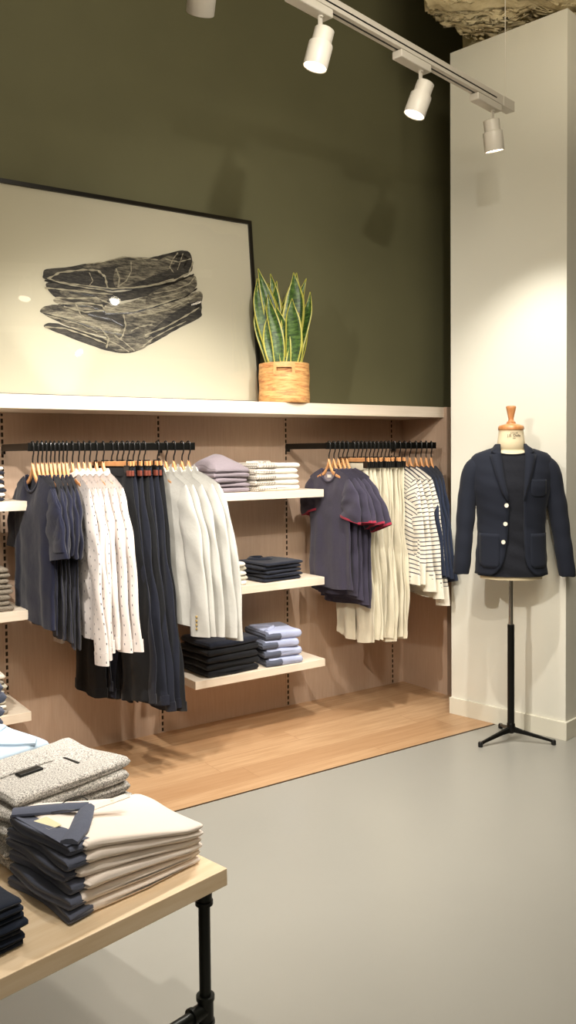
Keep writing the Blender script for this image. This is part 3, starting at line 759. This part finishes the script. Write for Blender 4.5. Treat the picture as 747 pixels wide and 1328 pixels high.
    for pl_, wd, mm_, yl in [(a_, w_, 'frame_black', .0076) for a_, w_ in dark] + [(a_, w_*1.15, 'ink_line', .0072) for a_, w_ in lines]:
        mb = MB(); P = []
        for k in range(len(pl_)-1):
            a, c = pl_[k], pl_[k+1]
            for q in range(6): s = q/6; P.append((a[0]+(c[0]-a[0])*s, a[1]+(c[1]-a[1])*s))
        P.append(pl_[-1]); vs = []
        for k, p in enumerate(P):
            a = P[max(0, k-1)]; c = P[min(len(P)-1, k+1)]; tx_, ty_ = c[0]-a[0], c[1]-a[1]; L = math.hypot(tx_, ty_) or 1; w = wd*(.5+.3*math.sin(k*1.7))
            A_ = mp(p[0]-ty_/L*w, p[1]+tx_/L*w); B_ = mp(p[0]+ty_/L*w, p[1]-tx_/L*w); vs += [(A_[0], yl, A_[1]), (B_[0], yl, B_[1])]
        mb.add(vs, [(2*k, 2*k+1, 2*k+3, 2*k+2) for k in range(len(P)-1)]); build('printed_seam', mb, mm_, t, fixn=False)
picture()

# ------------------------------------------------------------------ plant
def plant():
    px_, py_ = 2.732, 4.002; zb = 1.8265; R = .143
    t = thing('potted_snake_plant', 'snake plant with yellow-edged leaves in its basket on the long shelf', 'plant', (px_, py_, zb))
    H = .222; mb = MB(); n = 64
    rings = []
    prof = [(R*.97, 0), (R, .006)] + [(R*(1+.012*math.sin(k*1.3)), .006+(H-.012)*k/9) for k in range(1, 10)] + [(R*.985, H), (R*.93, H), (R*.92, H-.03), (R*.90, .02)]
    for r, z in prof: rings.append([Vector((r*math.cos(2*PI*i/n), r*math.sin(2*PI*i/n), z)) for i in range(n)])
    # handle slot: remove faces towards the camera
    ang = math.atan2(-4.0, -2.73); full = MB().loft(rings, True, False)
    keep = MB(); keep.v = full.v
    for fi, f in enumerate(full.f):
        c = sum((Vector(full.v[k]) for k in f), Vector())/len(f); da = (math.atan2(c.y, c.x)-ang+PI) % (2*PI)-PI
        if len(f) == 4 and abs(da) < .30 and H-.062 < c.z < H-.030 and math.hypot(c.x, c.y) > R*.88: continue
        keep.f.append(f)
    build('basket', keep, 'basket', t, smooth=True)
    # handle surround
    hs = MB(); rr = R*1.012
    def arc(a0, a1, z0, z1):
        k = 8; vs = []
        for i in range(k+1):
            a = ang + a0 + (a1-a0)*i/k
            for q, z in ((rr, z0), (rr, z1), (rr+.003, z1), (rr+.003, z0)): vs.append((q*math.cos(a), q*math.sin(a), z))
        hs.add(vs, [(4*i+j, 4*i+(j+1) % 4, 4*i+4+(j+1) % 4, 4*i+4+j) for i in range(k) for j in range(4)])
    arc(-.42, .42, H-.030, H-.002); arc(-.42, -.30, H-.066, H-.030); arc(.30, .42, H-.066, H-.030)
    build('handle_band', hs, wood('pale_rattan', (222, 172, 112), (204, 150, 92)), t)
    build('soil', MB().lathe([(R*.9, H-.045), (R*.5, H-.038), (.001, H-.036)], 24, None, True, False), 'soil', t)
    # leaves: (root x,y, tip dx, dy, height, width, twist)
    rv = Vector((math.cos(YAW), -math.sin(YAW), 0)); fv = Vector((math.sin(YAW), math.cos(YAW), 0))
    L = [(-.05,-.03,-.118,-.02,.55,.052,.3),(-.075,.0,-.135,0,.46,.05,-.4),(-.05,-.06,-.10,-.03,.33,.055,.2),(-.02,-.06,-.03,-.07,.33,.05,.1),(-.03,.04,-.02,.03,.49,.05,.5),(.0,.05,.01,.05,.46,.048,-.5),(.03,-.06,.055,-.05,.52,.078,.15),
         (.045,-.07,.075,-.085,.37,.058,-.2),(.06,.0,.115,.0,.50,.045,.6),(.08,-.02,.135,-.01,.42,.046,-.5),(.085,.02,.13,.03,.40,.04,.9),(-.08,-.04,-.145,-.01,.50,.045,.8),(.02,.06,.05,.05,.51,.045,.7),(-.06,.05,-.07,.04,.48,.045,-.9),
         (.07,-.05,.10,-.05,.30,.045,.2),(-.01,-.02,.0,-.01,.40,.045,1.0),(.05,.05,.09,.06,.47,.045,-.8),(-.035,-.075,-.06,-.06,.40,.045,-.6),(.01,.02,.03,.04,.44,.05,.4),(-.04,.01,-.085,.03,.53,.048,-.3),(.065,.03,.10,.05,.54,.05,.5),(-.09,-.01,-.15,.0,.36,.04,.5)]
    for i, (x, y, tx_, ty_, h, w, tw) in enumerate(L):
        mb = MB(); nv = 20; rows = []; z0 = H-.05
        for j in range(nv):
            v = j/(nv-1); s = sm(v)
            c = rv*(x*.8+(tx_-x*.8)*v**1.2 + .026*math.sin(v*4.2+i*1.9)*v) + fv*(y+(ty_-y)*s + .01*math.sin(v*4+i*2))
            ww = w*(.45+.75*math.sin(PI*min(1, v*.9+.08))**.9)*(1 if v < .72 else max(.02, 1-((v-.72)/.28)**1.7))*.70
            a = tw*1.1*(v-.3) + .25*math.sin(i*3.3); d = rv*math.cos(a) + fv*math.sin(a); nrm = rv*(-math.sin(a)) + fv*math.cos(a)
            z = z0 + (h+.03-0)*v*1.0
            rows.append([c - d*ww + nrm*-.004 + Vector((0,0,z)), c - d*ww*.5 + nrm*.002 + Vector((0,0,z)), c + nrm*.006 + Vector((0,0,z)), c + d*ww*.5 + nrm*.002 + Vector((0,0,z)), c + d*ww - nrm*.004 + Vector((0,0,z))])
        vs = [p for r in rows for p in r]; fs = []; uvs = []
        for j in range(nv-1):
            for k in range(4):
                fs.append((j*5+k, j*5+k+1, (j+1)*5+k+1, (j+1)*5+k)); uvs.append(((k/4, j/19), ((k+1)/4, j/19), ((k+1)/4, (j+1)/19), (k/4, (j+1)/19)))
        mb.add(vs, fs, uvs); o = build('leaf', mb, 'leaf', t, smooth='all', fixn=False); sd = o.modifiers.new('s', 'SOLIDIFY'); sd.thickness = .0025
plant()

# ------------------------------------------------------------------ dress form, blazer, t-shirt
MX, MY = 3.525, 3.05
MR = -YAW - math.radians(8)       # front (-y local) looks towards the room
def ell(cx, cy, rx, ry, z, n=48, p=1.0):
    return [Vector((cx+rx*math.copysign(abs(math.cos(2*PI*i/n))**p, math.cos(2*PI*i/n)), cy+ry*math.copysign(abs(math.sin(2*PI*i/n))**p, math.sin(2*PI*i/n)), z)) for i in range(n)]
def interp(tab, z):
    for a, b_ in zip(tab, tab[1:]):
        if a[0] >= z >= b_[0]:
            f = (a[0]-z)/(a[0]-b_[0]); f = f*f*(3-2*f)*.35 + f*.65; return [a[k]+(b_[k]-a[k])*f for k in range(1, len(a))]
    return list(tab[0][1:]) if z > tab[0][0] else list(tab[-1][1:])
# torso profile: z, half width, half depth, y offset
TOR = [(1.585, .066, .062, 0), (1.555, .075, .066, .0), (1.53, .125, .075, .0), (1.50, .178, .088, 0), (1.45, .186, .10, -.002), (1.36, .178, .112, -.006), (1.22, .165, .105, -.004), (1.12, .158, .10, 0), (1.0, .165, .104, 0), (.90, .172, .108, 0), (.875, .168, .104, 0)]
def dress_form():
    t = thing('dress_form', 'cream dress form with turned wooden top on a black tripod stand, by the white pillar', 'mannequin', (MX, MY, 0), MR)
    R = [ell(0, yo, w-.008, d-.008, z) for z, w, d, yo in TOR if z < 1.56]
    neck = [ell(0, 0, .063, .061, 1.662), ell(0, 0, .065, .062, 1.64), ell(0, 0, .070, .065, 1.60), ell(0, 0, .074, .066, 1.57)]
    build('torso', MB().loft(neck + R, True, True), 'linen_form', t, smooth=True)
    build('wooden_cap', MB().lathe([(.0655, 1.657), (.067, 1.662), (.067, 1.672), (.062, 1.680), (.045, 1.686), (.026, 1.690), (.022, 1.697)], 40), 'form_wood', t, smooth=True)
    build('knob', MB().lathe([(.020, 1.694), (.024, 1.699), (.016, 1.705), (.0135, 1.714), (.018, 1.738), (.024, 1.765), (.0265, 1.777), (.024, 1.783), (.012, 1.786)], 32), 'form_wood', t, smooth=True)
    build('chrome_pole', MB().lathe([(.0125, .60), (.0125, .88)], 24), 'chrome', t, smooth=True)
    build('pole', MB().lathe([(.0185, .085), (.0185, .626), (.015, .628)], 24), 'black_metal', t, smooth=True)
    build('hub', MB().lathe([(.014, .045), (.021, .055), (.023, .075), (.021, .095), (.0185, .10)], 24), 'black_metal', t, smooth=True)
    inv = Matrix.Rotation(-MR, 3, 'Z')
    for fx, fy in ((-.205, .035), (.142, -.175), (.125, .185)):
        v = inv @ Vector((fx, fy, 0)); L = v.length; d = v.normalized(); s = Vector((-d.y, d.x, 0)); mb = MB(); R = []
        for k, (q, zc, w, h) in enumerate(((.01, .066, .017, .016), (.06, .055, .013, .011), (L-.03, .024, .009, .007), (L-.012, .018, .010, .008))):
            R.append([d*q + s*w*a + Vector((0, 0, zc+h*c)) for a, c in ((-1, -.8), (1, -.8), (.7, .8), (0, 1.1), (-.7, .8))])
        lg = build('leg', mb.loft(R, True, True), 'black_metal', t, smooth=True)
        build('foot', MB().lathe([(.011, 0), (.013, .003), (.013, .02), (.009, .027)], 14, Matrix.Translation(d*(L-.008))), 'black_plastic', lg, smooth=True)
    for txt, z, s in (('ATELIER', 1.637, .011), ("J.E. Dulla", 1.622, .019), ('PARIS', 1.612, .006)):
        cu = bpy.data.curves.new('neck_stamp', 'FONT'); cu.body = txt; cu.size = s; cu.align_x = 'CENTER'; cu.extrude = .0003
        ob = bpy.data.objects.new('tmp', cu); C.objects.link(ob); dg = bpy.context.evaluated_depsgraph_get(); dg.update()
        me = bpy.data.meshes.new_from_object(ob.evaluated_get(dg)); bpy.data.objects.remove(ob)
        for v in me.vertices:
            x, y, zz = v.co; a = x/.066 + .13; r_ = .0688 + zz*1 ; v.co = Vector((r_*math.sin(a), -(r_-.003)*math.cos(a), z+y))
        me.materials.clear(); me.materials.append(M['ink']); o = bpy.data.objects.new('neck_stamp', me); C.objects.link(o); o.parent = t
    return t
dress_form()
def surf(z, a, off, tab=TOR):
    w, d, yo = interp(tab, z); return Vector(((w+off)*math.sin(a), yo-(d+off)*math.cos(a), z))
def form_tee():
    t = thing('t_shirt', 'black crew-neck T-shirt worn under the navy blazer on the dress form', 't-shirt', (MX, MY, 0), MR)
    R = []; n = 56; zs = [1.556-.0125*k for k in range(54)]
    for j, z in enumerate(zs):
        r = []
        for i in range(n):
            a = 2*PI*i/n; fr = max(0, math.cos(a)); q = .004 + .0022*math.sin(z*75+3*math.sin(a*2)) * sm((1.35-z)/.3) + .003*math.sin(z*34+a*3)*sm((1.4-z)/.3)
            zz = z - .030*fr**2*(1-min(1, j/6)); r.append(surf(zz, a, q))
        R.append(r)
    build('shirt_body', MB().loft(R), 'tee_black', t, smooth='all')
    rib = [v + Vector((0, 0, .001)) for v in R[0]]
    build('neck_rib', MB().tube(rib + rib[:1], .0045, 8, False), 'tee_black', t, smooth='all')
form_tee()
def blazer():
    t = thing('blazer', 'navy single-breasted blazer with three white buttons, worn by the dress form', 'blazer', (MX, MY, 0), MR)
    # half width of the opening at the front (x) by height, on the viewer's left / right
    BT = [(1.585, .080, .076, .004), (1.565, .095, .078, .004), (1.548, .150, .085, .004), (1.53, .196, .094, .002), (1.50, .212, .104, 0), (1.44, .214, .118, -.004), (1.36, .205, .128, -.008), (1.26, .182, .122, -.006), (1.16, .174, .116, -.002), (1.05, .178, .120, 0), (.95, .186, .126, 0), (.88, .190, .130, 0)]
    OL = [(1.59, -.062), (1.50, -.058), (1.40, -.048), (1.30, -.024), (1.17, -.026), (1.08, -.034), (1.0, -.046), (.95, -.062), (.915, -.09), (.896, -.125)]
    OR = [(1.59, .062), (1.50, .060), (1.40, .052), (1.30, .048), (1.17, .052), (1.08, .053), (1.0, .058), (.95, .072), (.915, .10), (.893, .14)]
    def op(tab, z):
        for a, b_ in zip(tab, tab[1:]):
            if a[0] >= z >= b_[0]: return a[1]+(b_[1]-a[1])*(a[0]-z)/(a[0]-b_[0])
        return tab[0][1] if z > tab[0][0] else tab[-1][1]
    def sf(z, a, off): return surf(z, a, off, BT)
    def ang(z, x):
        w, d, yo = interp(BT, z); return math.asin(max(-1, min(1, x/w)))
    zs = [1.585, 1.575, 1.565, 1.555, 1.545, 1.535] + [1.52-.0155*k for k in range(41)]; n = 60; R = []
    for z in zs:
        if z < .893: z = .893
        aL, aR = ang(z, op(OL, z)), ang(z, op(OR, z)) ; r = []
        for i in range(n+1):
            f = i/n; a = aR + (2*PI + aL - aR)*f
            q = .0 + .0018*math.sin(z*42+a*2)*sm((1.4-z)/.3) + .001*math.sin(z*90+a*5)
            back = .012*(1-abs(f-.5)*2)
            r.append(sf(z, a, q) + Vector((0, 0, -back if z < .9 else 0)))
        R.append(r)
    vs = [p for r in R for p in r]; m_ = n+1
    fs = [(j*m_+i, j*m_+i+1, (j+1)*m_+i+1, (j+1)*m_+i) for j in range(len(R)-1) for i in range(n)]
    o = build('jacket_body', MB().add(vs, fs), 'blazer', t, smooth='all', fixn=False); sd = o.modifiers.new('s', 'SOLIDIFY'); sd.thickness = .004; sd.offset = 1
    # lapels
    for s, tab in ((-1, OL), (1, OR)):
        outer = [(1.572, .074), (1.556, .098), (1.540, .104), (1.536, .078), (1.528, .112), (1.500, .106), (1.44, .092), (1.38, .074), (1.33, .058), (1.292, .034 if s < 0 else .052)]
        zz = [1.580, 1.556, 1.540, 1.536, 1.528, 1.500, 1.44, 1.38, 1.33, 1.292]
        A = []; B_ = []
        for (zo, xo), zi in zip(outer, zz):
            xi = abs(op(tab, zi))*.97; A.append(sf(zi, ang(zi, s*xi), .0065)); B_.append(sf(zo, ang(zo, s*max(xo, xi+.001)), .0095))
        # rows with a mid column for a soft roll
        rows = []
        for p, q in zip(A, B_): rows.append([p, p.lerp(q, .5) + (p.lerp(q, .5)-Vector((0, 0, p.z))).normalized()*.004, q])
        vs = [p for r in rows for p in r]; fs = [(j*3+i, j*3+i+1, (j+1)*3+i+1, (j+1)*3+i) for j in range(len(rows)-1) for i in range(2)]
        o = build('lapel', MB().add(vs, fs), 'blazer', t, smooth=True); sd = o.modifiers.new('s', 'SOLIDIFY'); sd.thickness = .003; sd.offset = 0
    # collar at the back of the neck
    cr = []
    for zz_, off in ((1.555, .006), (1.582, .001), (1.592, .000), (1.588, .008), (1.556, .014)):
        r = []
        for i in range(25):
            a = .98 + (2*PI-1.96)*i/24; w, d, yo = interp(BT, 1.578); r.append(Vector(((w+off-.004)*math.sin(a), yo-(d+off-.004)*math.cos(a), zz_-.042*(1-math.sin(PI*i/24))**1.3)))
        cr.append(r)
    vs = [p for r in cr for p in r]; fs = [(j*25+i, j*25+i+1, (j+1)*25+i+1, (j+1)*25+i) for j in range(4) for i in range(24)]
    o = build('collar', MB().add(vs, fs), 'blazer', t, smooth='all', fixn=False); sd = o.modifiers.new('s', 'SOLIDIFY'); sd.thickness = .002
    # sleeves
    for s in (-1, 1):
        P = [(.12, 1.470, .040, .050), (.155, 1.474, .047, .056), (.186, 1.458, .052, .061), (.206, 1.415, .053, .062), (.218, 1.35, .052, .060), (.228, 1.28, .050, .057), (.236, 1.19, .048, .053), (.244, 1.09, .046, .050), (.252, .99, .044, .047), (.260, .900, .043, .045)]
        if s > 0: P = [(x+.026*max(0, 1.4-z)/.5, z-.008*(z < 1.4), a, c) for x, z, a, c in P]
        Q = []
        for k in range(len(P)-1):
            p0, p1, p2, p3 = P[max(0, k-1)], P[k], P[k+1], P[min(len(P)-1, k+2)]
            for q in range(6):
                f = q/6; Q.append([.5*((2*p1[m__]) + (-p0[m__]+p2[m__])*f + (2*p0[m__]-5*p1[m__]+4*p2[m__]-p3[m__])*f*f + (-p0[m__]+3*p1[m__]-3*p2[m__]+p3[m__])*f**3) for m__ in range(4)])
        Q.append(list(P[-1])); rr = []
        for k, (x, z, a, c) in enumerate(Q):
            xa, za = Q[max(0, k-1)][:2]; xb, zb = Q[min(len(Q)-1, k+1)][:2]; L = math.hypot(xb-xa, zb-za); nx_, nz_ = -(zb-za)/L, (xb-xa)/L
            if k == len(Q)-1: nx_, nz_ = 1, 0
            w = .0012*math.sin(z*55+s)*sm((1.4-z)/.1) + .001*math.sin(z*27)
            rr.append([Vector((s*(x + (a+w)*math.cos(2*PI*i/28)*nx_), .004-.022*sm((1.35-z)/.4) + (c+w)*math.sin(2*PI*i/28), z + (a+w)*math.cos(2*PI*i/28)*nz_ + .0015*math.sin(5*z*7+i))) for i in range(28)])
        last = rr[-1]; c_ = sum(last, Vector())/28
        rr.append([c_+(p-c_)*.93 for p in last]); rr.append([c_+(p-c_)*.9+Vector((0, 0, .03)) for p in last])
        build('sleeve', MB().loft(rr, True, False), 'blazer', t, smooth='all')
    # pockets
    def patch(name, x0, x1, z0, z1, rnd_=.02):
        k = 10; rows = []
        for j in range(k+1):
            z = z1+(z0-z1)*j/k; ins = 0 if z > z0+rnd_ else rnd_*(1-math.sqrt(max(0, 1-((z0+rnd_-z)/rnd_)**2)))
            rows.append([sf(z, ang(z, x0+ins+(x1-x0-2*ins)*i/8), .0036) for i in range(9)])
        vs = [p for r in rows for p in r]; fs = [(j*9+i, j*9+i+1, (j+1)*9+i+1, (j+1)*9+i) for j in range(k) for i in range(8)]
        o = build(name, MB().add(vs, fs), 'blazer', t, smooth='all'); sd = o.modifiers.new('s', 'SOLIDIFY'); sd.thickness = .0012; sd.offset = 0
    patch('chest_pocket', .085, .165, 1.31, 1.40); patch('hip_pocket', -.165, -.07, .94, 1.12); patch('hip_pocket', .085, .172, .94, 1.12)
    for z, x in ((1.268, -.036), (1.172, -.040), (1.078, -.050)):
        p = sf(z, ang(z, x), .006); nrm = Vector((p.x*1.2, p.y, 0)).normalized()
        m_ = Matrix.Translation(p) @ nrm.to_track_quat('Z', 'Y').to_matrix().to_4x4()
        build('button', MB().lathe([(.0095, 0), (.0112, .002), (.0105, .0035), (.0075, .0028), (.002, .0028)], 20, m_), 'button_white', t, smooth=True, label='round white button')
blazer()

# ------------------------------------------------------------------ table with pipe legs
TC = Vector((.949, 1.635, 0)); TR = math.radians(12.2)
TM = Matrix.Translation(TC) @ Matrix.Rotation(TR, 4, 'Z')     # local: x<0 to the left, y>0 away from the camera, corner at 0,0
def tp(a, b_, z=0): return tuple(TM @ Vector((-a, b_, z)))
def table():
    t = thing('display_table', 'birch-topped display table on black iron pipe legs, front left', 'table', tuple(TC), TR)
    build('table_top', MB().box((-1.5, 0, .581), (0, 1.12, .62)), 'ply', t, bevel=.0015)
    r = .0135
    def leg(x, y):
        z0 = .012
        L = build('leg', MB().tube([(x, y, z0), (x, y, .555)], r, 16), 'pipe', t, smooth=True)
        build('elbow_fitting', MB().tube([(x, y, .530), (x, y, .552), (x-.004, y, .566), (x-.010, y, .5805)], [.0175, .0185, .0185, .0195], 16), 'pipe', L, smooth=True)
        build('collar_ring', MB().tube([(x, y, .527), (x, y, .536)], .0205, 16), 'pipe', L, smooth=True)
        build('tee_fitting', MB().tube([(x, y, .25), (x, y, .315)], .0185, 16).tube([(x, y, .316), (x, y, .306)], .0212, 16).tube([(x, y, .250), (x, y, .258)], .0212, 16).tube([(x-.002, y, .283), (x-.04, y, .283)], .0175, 16).tube([(x-.036, y, .283), (x-.044, y, .283)], .0205, 16), 'pipe', L, smooth=True)
        build('floor_flange', MB().lathe([(.045, 0), (.045, .008), (.022, .012), (.019, .03), (.016, .031)], 28, Matrix.Translation((x, y, 0))), 'pipe', L, smooth=True)
    for x, y in ((-.022, .055), (-1.44, .055), (-.022, 1.06), (-1.44, 1.06)): leg(x, y)
    for y in (.055, 1.06): build('cross_pipe', MB().tube([(-1.44, y, .283), (-.03, y, .283)], r, 16), 'pipe', t, smooth=True)
table()
TZ = .6203
# polo shirts: collar end to the left
def polo(i, n, z, hL, hR, rnd):
    lab_ = 'cream folded polo shirt with slate collar, ' + pos(i, n) + ' of its pile'
    t = thing('folded_polo_shirt', lab_, 'folded polo shirt', tp(.20+rnd.uniform(-.006, .006), .182+rnd.uniform(-.004, .004), z), TR+rnd.uniform(-.02, .02), 'cream polo shirts on the table')
    # wedge: thick at the collar end (-x)
    mb = slab(900+i, .315, .255, hL, 3, wob=.005)
    zz0 = lambda x: i*(hR-hL)*sm((x+.15)/.30)
    mb.v = [(v[0]+.02, v[1], v[2]*(1-(1-hR/hL)*sm((v[0]+.15)/.30)) + zz0(v[0])) for v in mb.v]
    o = soften(build('folded_cloth', mb, 'cream', t, smooth='all'), .006, 8, i)
    mb = slab(950+i, .050, .240, hL*.92, 1, wob=.006); o = soften(build('sleeve_fold', mb, 'slate', t, smooth='all', label='slate blue underside of the collar end'), .006, 9, i); o.location = (-.142, -.003, 0)
    if i == n-1:
        cb = MB()
        for pts in ([(-.165, .100), (-.12, .065), (-.07, .030), (-.035, .008)], [(-.160, -.115), (-.115, -.080), (-.075, -.035), (-.038, .004)]):
            rr = []
            for k, (px_, py_) in enumerate(pts):
                a_ = Vector(pts[max(0, k-1)]+(0,)); b2 = Vector(pts[min(3, k+1)]+(0,)); d_ = (b2-a_).normalized(); nn = Vector((-d_.y, d_.x, 0)); wd = [.018, .020, .019, .013][k]; c_ = Vector((px_, py_, hL+.003+.002*math.sin(k)))
                rr.append([c_ + nn*wd*u + Vector((0, 0, w_)) for u, w_ in ((-1, -.003), (-1, .002), (-.4, .008), (.4, .007), (1, .003), (1, -.003))])
            cb.loft(rr, True, True)
        cb.add([(-.168, -.118, hL-.001), (-.115, -.118, hL-.001), (-.150, .0, hL+.003), (-.170, .098, hL+.0)], [(0, 1, 2, 3)])
        build('collar', cb, 'slate', t, smooth=True, label='slate blue collar')
        build('neck_label', MB().box((-.155, -.03, hL+.001), (-.125, .03, hL+.002)), 'card', t, label='cream neck label')
        build('placket', MB().box((-.055, -.012, hL-.001), (.06, .010, hL+.0012)), 'cream', t)
        cord = [(-.065+.045*math.cos(a)*1.0, .035+.028*math.sin(a), hL+.004+.006*math.sin(a*2)) for a in [k*2*PI/22 for k in range(19)]]
        build('tag_cord', MB().tube(cord, .0012, 6), 'black_plastic', t, smooth=True)
        for k in (-.0, .05): build('button', MB().lathe([(.004, 0), (.0045, .0012), (.001, .0014)], 12, Matrix.Translation((-.04+k*1.2, -.001, hL+.001))), 'button_white', t)
    return t
rnd = random.Random(5); n = 6; hL, hR = .0262, .0160
for i in range(n): polo(i, n, TZ+i*(hL+.0004), hL, hR, rnd)
# navy pile at the very left
stack('folded_jumper', 'folded jumper', 'navy_deep', 7, tp(.62, .20, TZ), TR, .32, .28, .0125, lab('deep navy folded jumper', 'in the table front left corner'), 'deep navy jumpers on the table', 21, lobes=1, jit=.004)
# tweed pile
def tweed_parts(t, i, n, h):
    if i == n-1:
        build('waist_fold', soft(slab(77, .16, .10, .012, 1)), 'tweed', t, smooth='all').location = (-.05, .05, h-.004)
        build('button_tab', MB().box((-.085, -.03, h-.001), (-.02, -.005, h+.006)), 'black_plastic', t, bevel=.003, label='dark fastening at the waist')
        build('pocket_slit', MB().box((.055, -.06, h-.001), (.062, .0, h+.0015)), 'black_plastic', t, label='dark pocket slit')
def soft(m): return m
stack('folded_tweed_trousers', 'folded trousers', 'tweed', 6, tp(.19, .452, TZ), TR+.06, .335, .25, .0278, lab('tweed folded trousers', 'behind the cream polo shirts'), 'tweed trousers on the table', 22, parts=tweed_parts, jit=.009, wob=.008)
# pale blue shirt pile behind
def pale_parts(t, i, n, h):
    if i == n-1: vcollar(t, h-.001, 'pale_blue', .06, k=.9, flip=-1)
    o = build('side_fold', slab(60+i, .10, .22, h*.9), 'slate', t, smooth='all', label='slate blue inner fold'); o.location = (-.085, -.02, -.0005)
stack('folded_shirt', 'folded shirt', 'pale_blue', 5, tp(.215, .735, TZ), TR, .29, .24, .032, lab('pale blue folded shirt', 'behind the tweed trousers on the table'), 'pale blue shirts on the table', 23, parts=pale_parts)
stack('folded_jumper', 'folded jumper', 'slate', 8, tp(.22, .99, TZ), TR, .32, .22, .034, lab('slate blue folded jumper', 'at the far side of the table'), 'slate blue jumpers on the table', 24)
stack('folded_jumper', 'folded jumper', 'tweed', 6, tp(.56, .47, TZ), TR, .30, .25, .0265, lab('tweed folded jumper', 'left of the other tweed pile'), 'left tweed pile on the table', 25)

# ------------------------------------------------------------------ lighting track and spotlights
T0 = Vector((-.6, 0, 0)); tdir = Vector((math.cos(RZ), math.sin(RZ), 0))
TE = Vector((3.245, 2.815, 3.185))    # far end of the track
RT = Matrix.Rotation(RZ, 4, 'Z')
def track(end, length, label):
    t = thing('lighting_track', label, 'lighting track', tuple(end), RZ)
    b = MB().box((-length, -.022, -.018), (0, .022, .026)); build('rail', b, 'white_paint', t, bevel=.002)
    build('groove', MB().box((-length+.1, -.004, -.0188), (-.16, .004, -.0175)).box((-length+.1, -.0228, -.003), (-.16, -.0218, .003)), 'black_plastic', t, label='dark contact groove')
    build('end_cap', MB().box((-.10, -.0235, -.020), (.004, .0235, .0275)), 'white_paint', t, bevel=.002)
    for x in (-.045, -2.2):
        build('suspension_wire', MB().tube([(x, 0, .026), (x, 0, (3.93 if x > -1 else 4.85)-end[2])], .0018, 6), 'white_paint', t, smooth=True)
    return t
track(TE, 4.2, 'white lighting track hanging across the top right, with three spotlights in view')
def spot_fixture():
    t = thing('track_spotlight', 'x', 'spotlight')
    build('adapter', MB().box((-.115, -.024, -.052), (.095, .024, -.0205)), 'white_paint', t, bevel=.004)
    a = MB().tube([(.05, 0, -.045), (.05, 0, -.058)], .011, 14); a.box((.040, -.0022, -.122), (.060, .0022, -.056), None); build('bracket', a, 'white_paint', t, smooth=True)
    return t
def spot_head():
    h = MB().lathe([(.031, .062), (.037, .058), (.037, .010), (.0445, .006), (.0455, .002), (.0455, -.078), (.044, -.08), (.041, -.078), (.040, -.058)], 36, None, True, False)
    o = build('lamp_head', h, 'white_paint', None, smooth=True)
    l = build('lens', MB().lathe([(.0415, -.0755), (.001, -.0755)], 30, None, False, True), 'lens', o, smooth=False); return o
def make_spot(pos_, aim, label, group, power, size=75, blend=.6, fixture=True):
    t = spot_fixture() if not FIX else copy_tree(FIX[0]); FIX.append(t)
    tag(t, label, 'spotlight', group); t.location = pos_; t.rotation_euler = (0, 0, RZ)
    heads = [c for c in bpy.data.objects if c.parent == t and c.name.startswith('lamp_head')]
    if heads: hd = heads[0]
    else: hd = spot_head(); hd.parent = t
    base_ = Vector((.05, 0, -.158)); hd.location = base_
    d = (Matrix.Rotation(-RZ, 3, 'Z') @ Vector(aim)).normalized(); hd.rotation_euler = (-d).to_track_quat('Z', 'Y').to_euler()
    l = bpy.data.lights.new('spot', 'SPOT'); l.energy = power; l.spot_size = math.radians(size); l.spot_blend = blend; l.shadow_soft_size = .028; l.color = WARM
    lo = bpy.data.objects.new('spot_beam', l); C.objects.link(lo); a = Vector(aim).normalized()
    wp = Vector(pos_) + RT @ base_ + a*.084; lo.location = wp; lo.rotation_euler = a.to_track_quat('-Z', 'Y').to_euler()
    return t
FIX = []
def on_track(s, end=TE): return tuple(end - tdir*s)
G = 'white spotlights on the track in view'
make_spot(on_track(.21), (.24, .06, -1), 'white spotlight nearest the pillar, aimed down at the blazer', G, 84, 95, .7)
make_spot(on_track(.79), (-.30, .22, -1), 'white spotlight in the middle of the three on the track', G, 200, 118, .7)
make_spot(on_track(1.42), (-.22, .16, -1), 'white spotlight at the top centre, left one of the three lit ones', G, 110, 100, .8)
make_spot(on_track(1.98), (.25, .80, -1), 'white spotlight cut by the top edge, showing only its rim', G, 80, 80, .9)
make_spot(on_track(2.7), (.1, .30, -1), 'white spotlight on the near track part outside the frame', 'spotlights on the unseen track part', 50, 90, .9)
make_spot(on_track(3.5), (.95, .62, -1), 'white spotlight on the near track part outside the frame', 'spotlights on the unseen track part', 260, 80, .7)
# second track, nearer the camera, outside the frame
TE2 = Vector((2.9, 1.35, 3.185))
track(TE2, 4.2, 'second white lighting track, above and behind the camera')
AIM = [(.25, (.35, .95, -1.15), 40), (.95, (.05, 1.3, -1.35), 50), (1.65, (.62, 1.3, -.62), 130), (2.35, (.1, 1.2, -1.5), 60), (1.98, (-.05, .30, -1), 45)]
for s, a, p in AIM: make_spot(on_track(s, TE2), a, 'white spotlight on the near track outside the frame', 'spotlights on the near track', p, 72, .8)
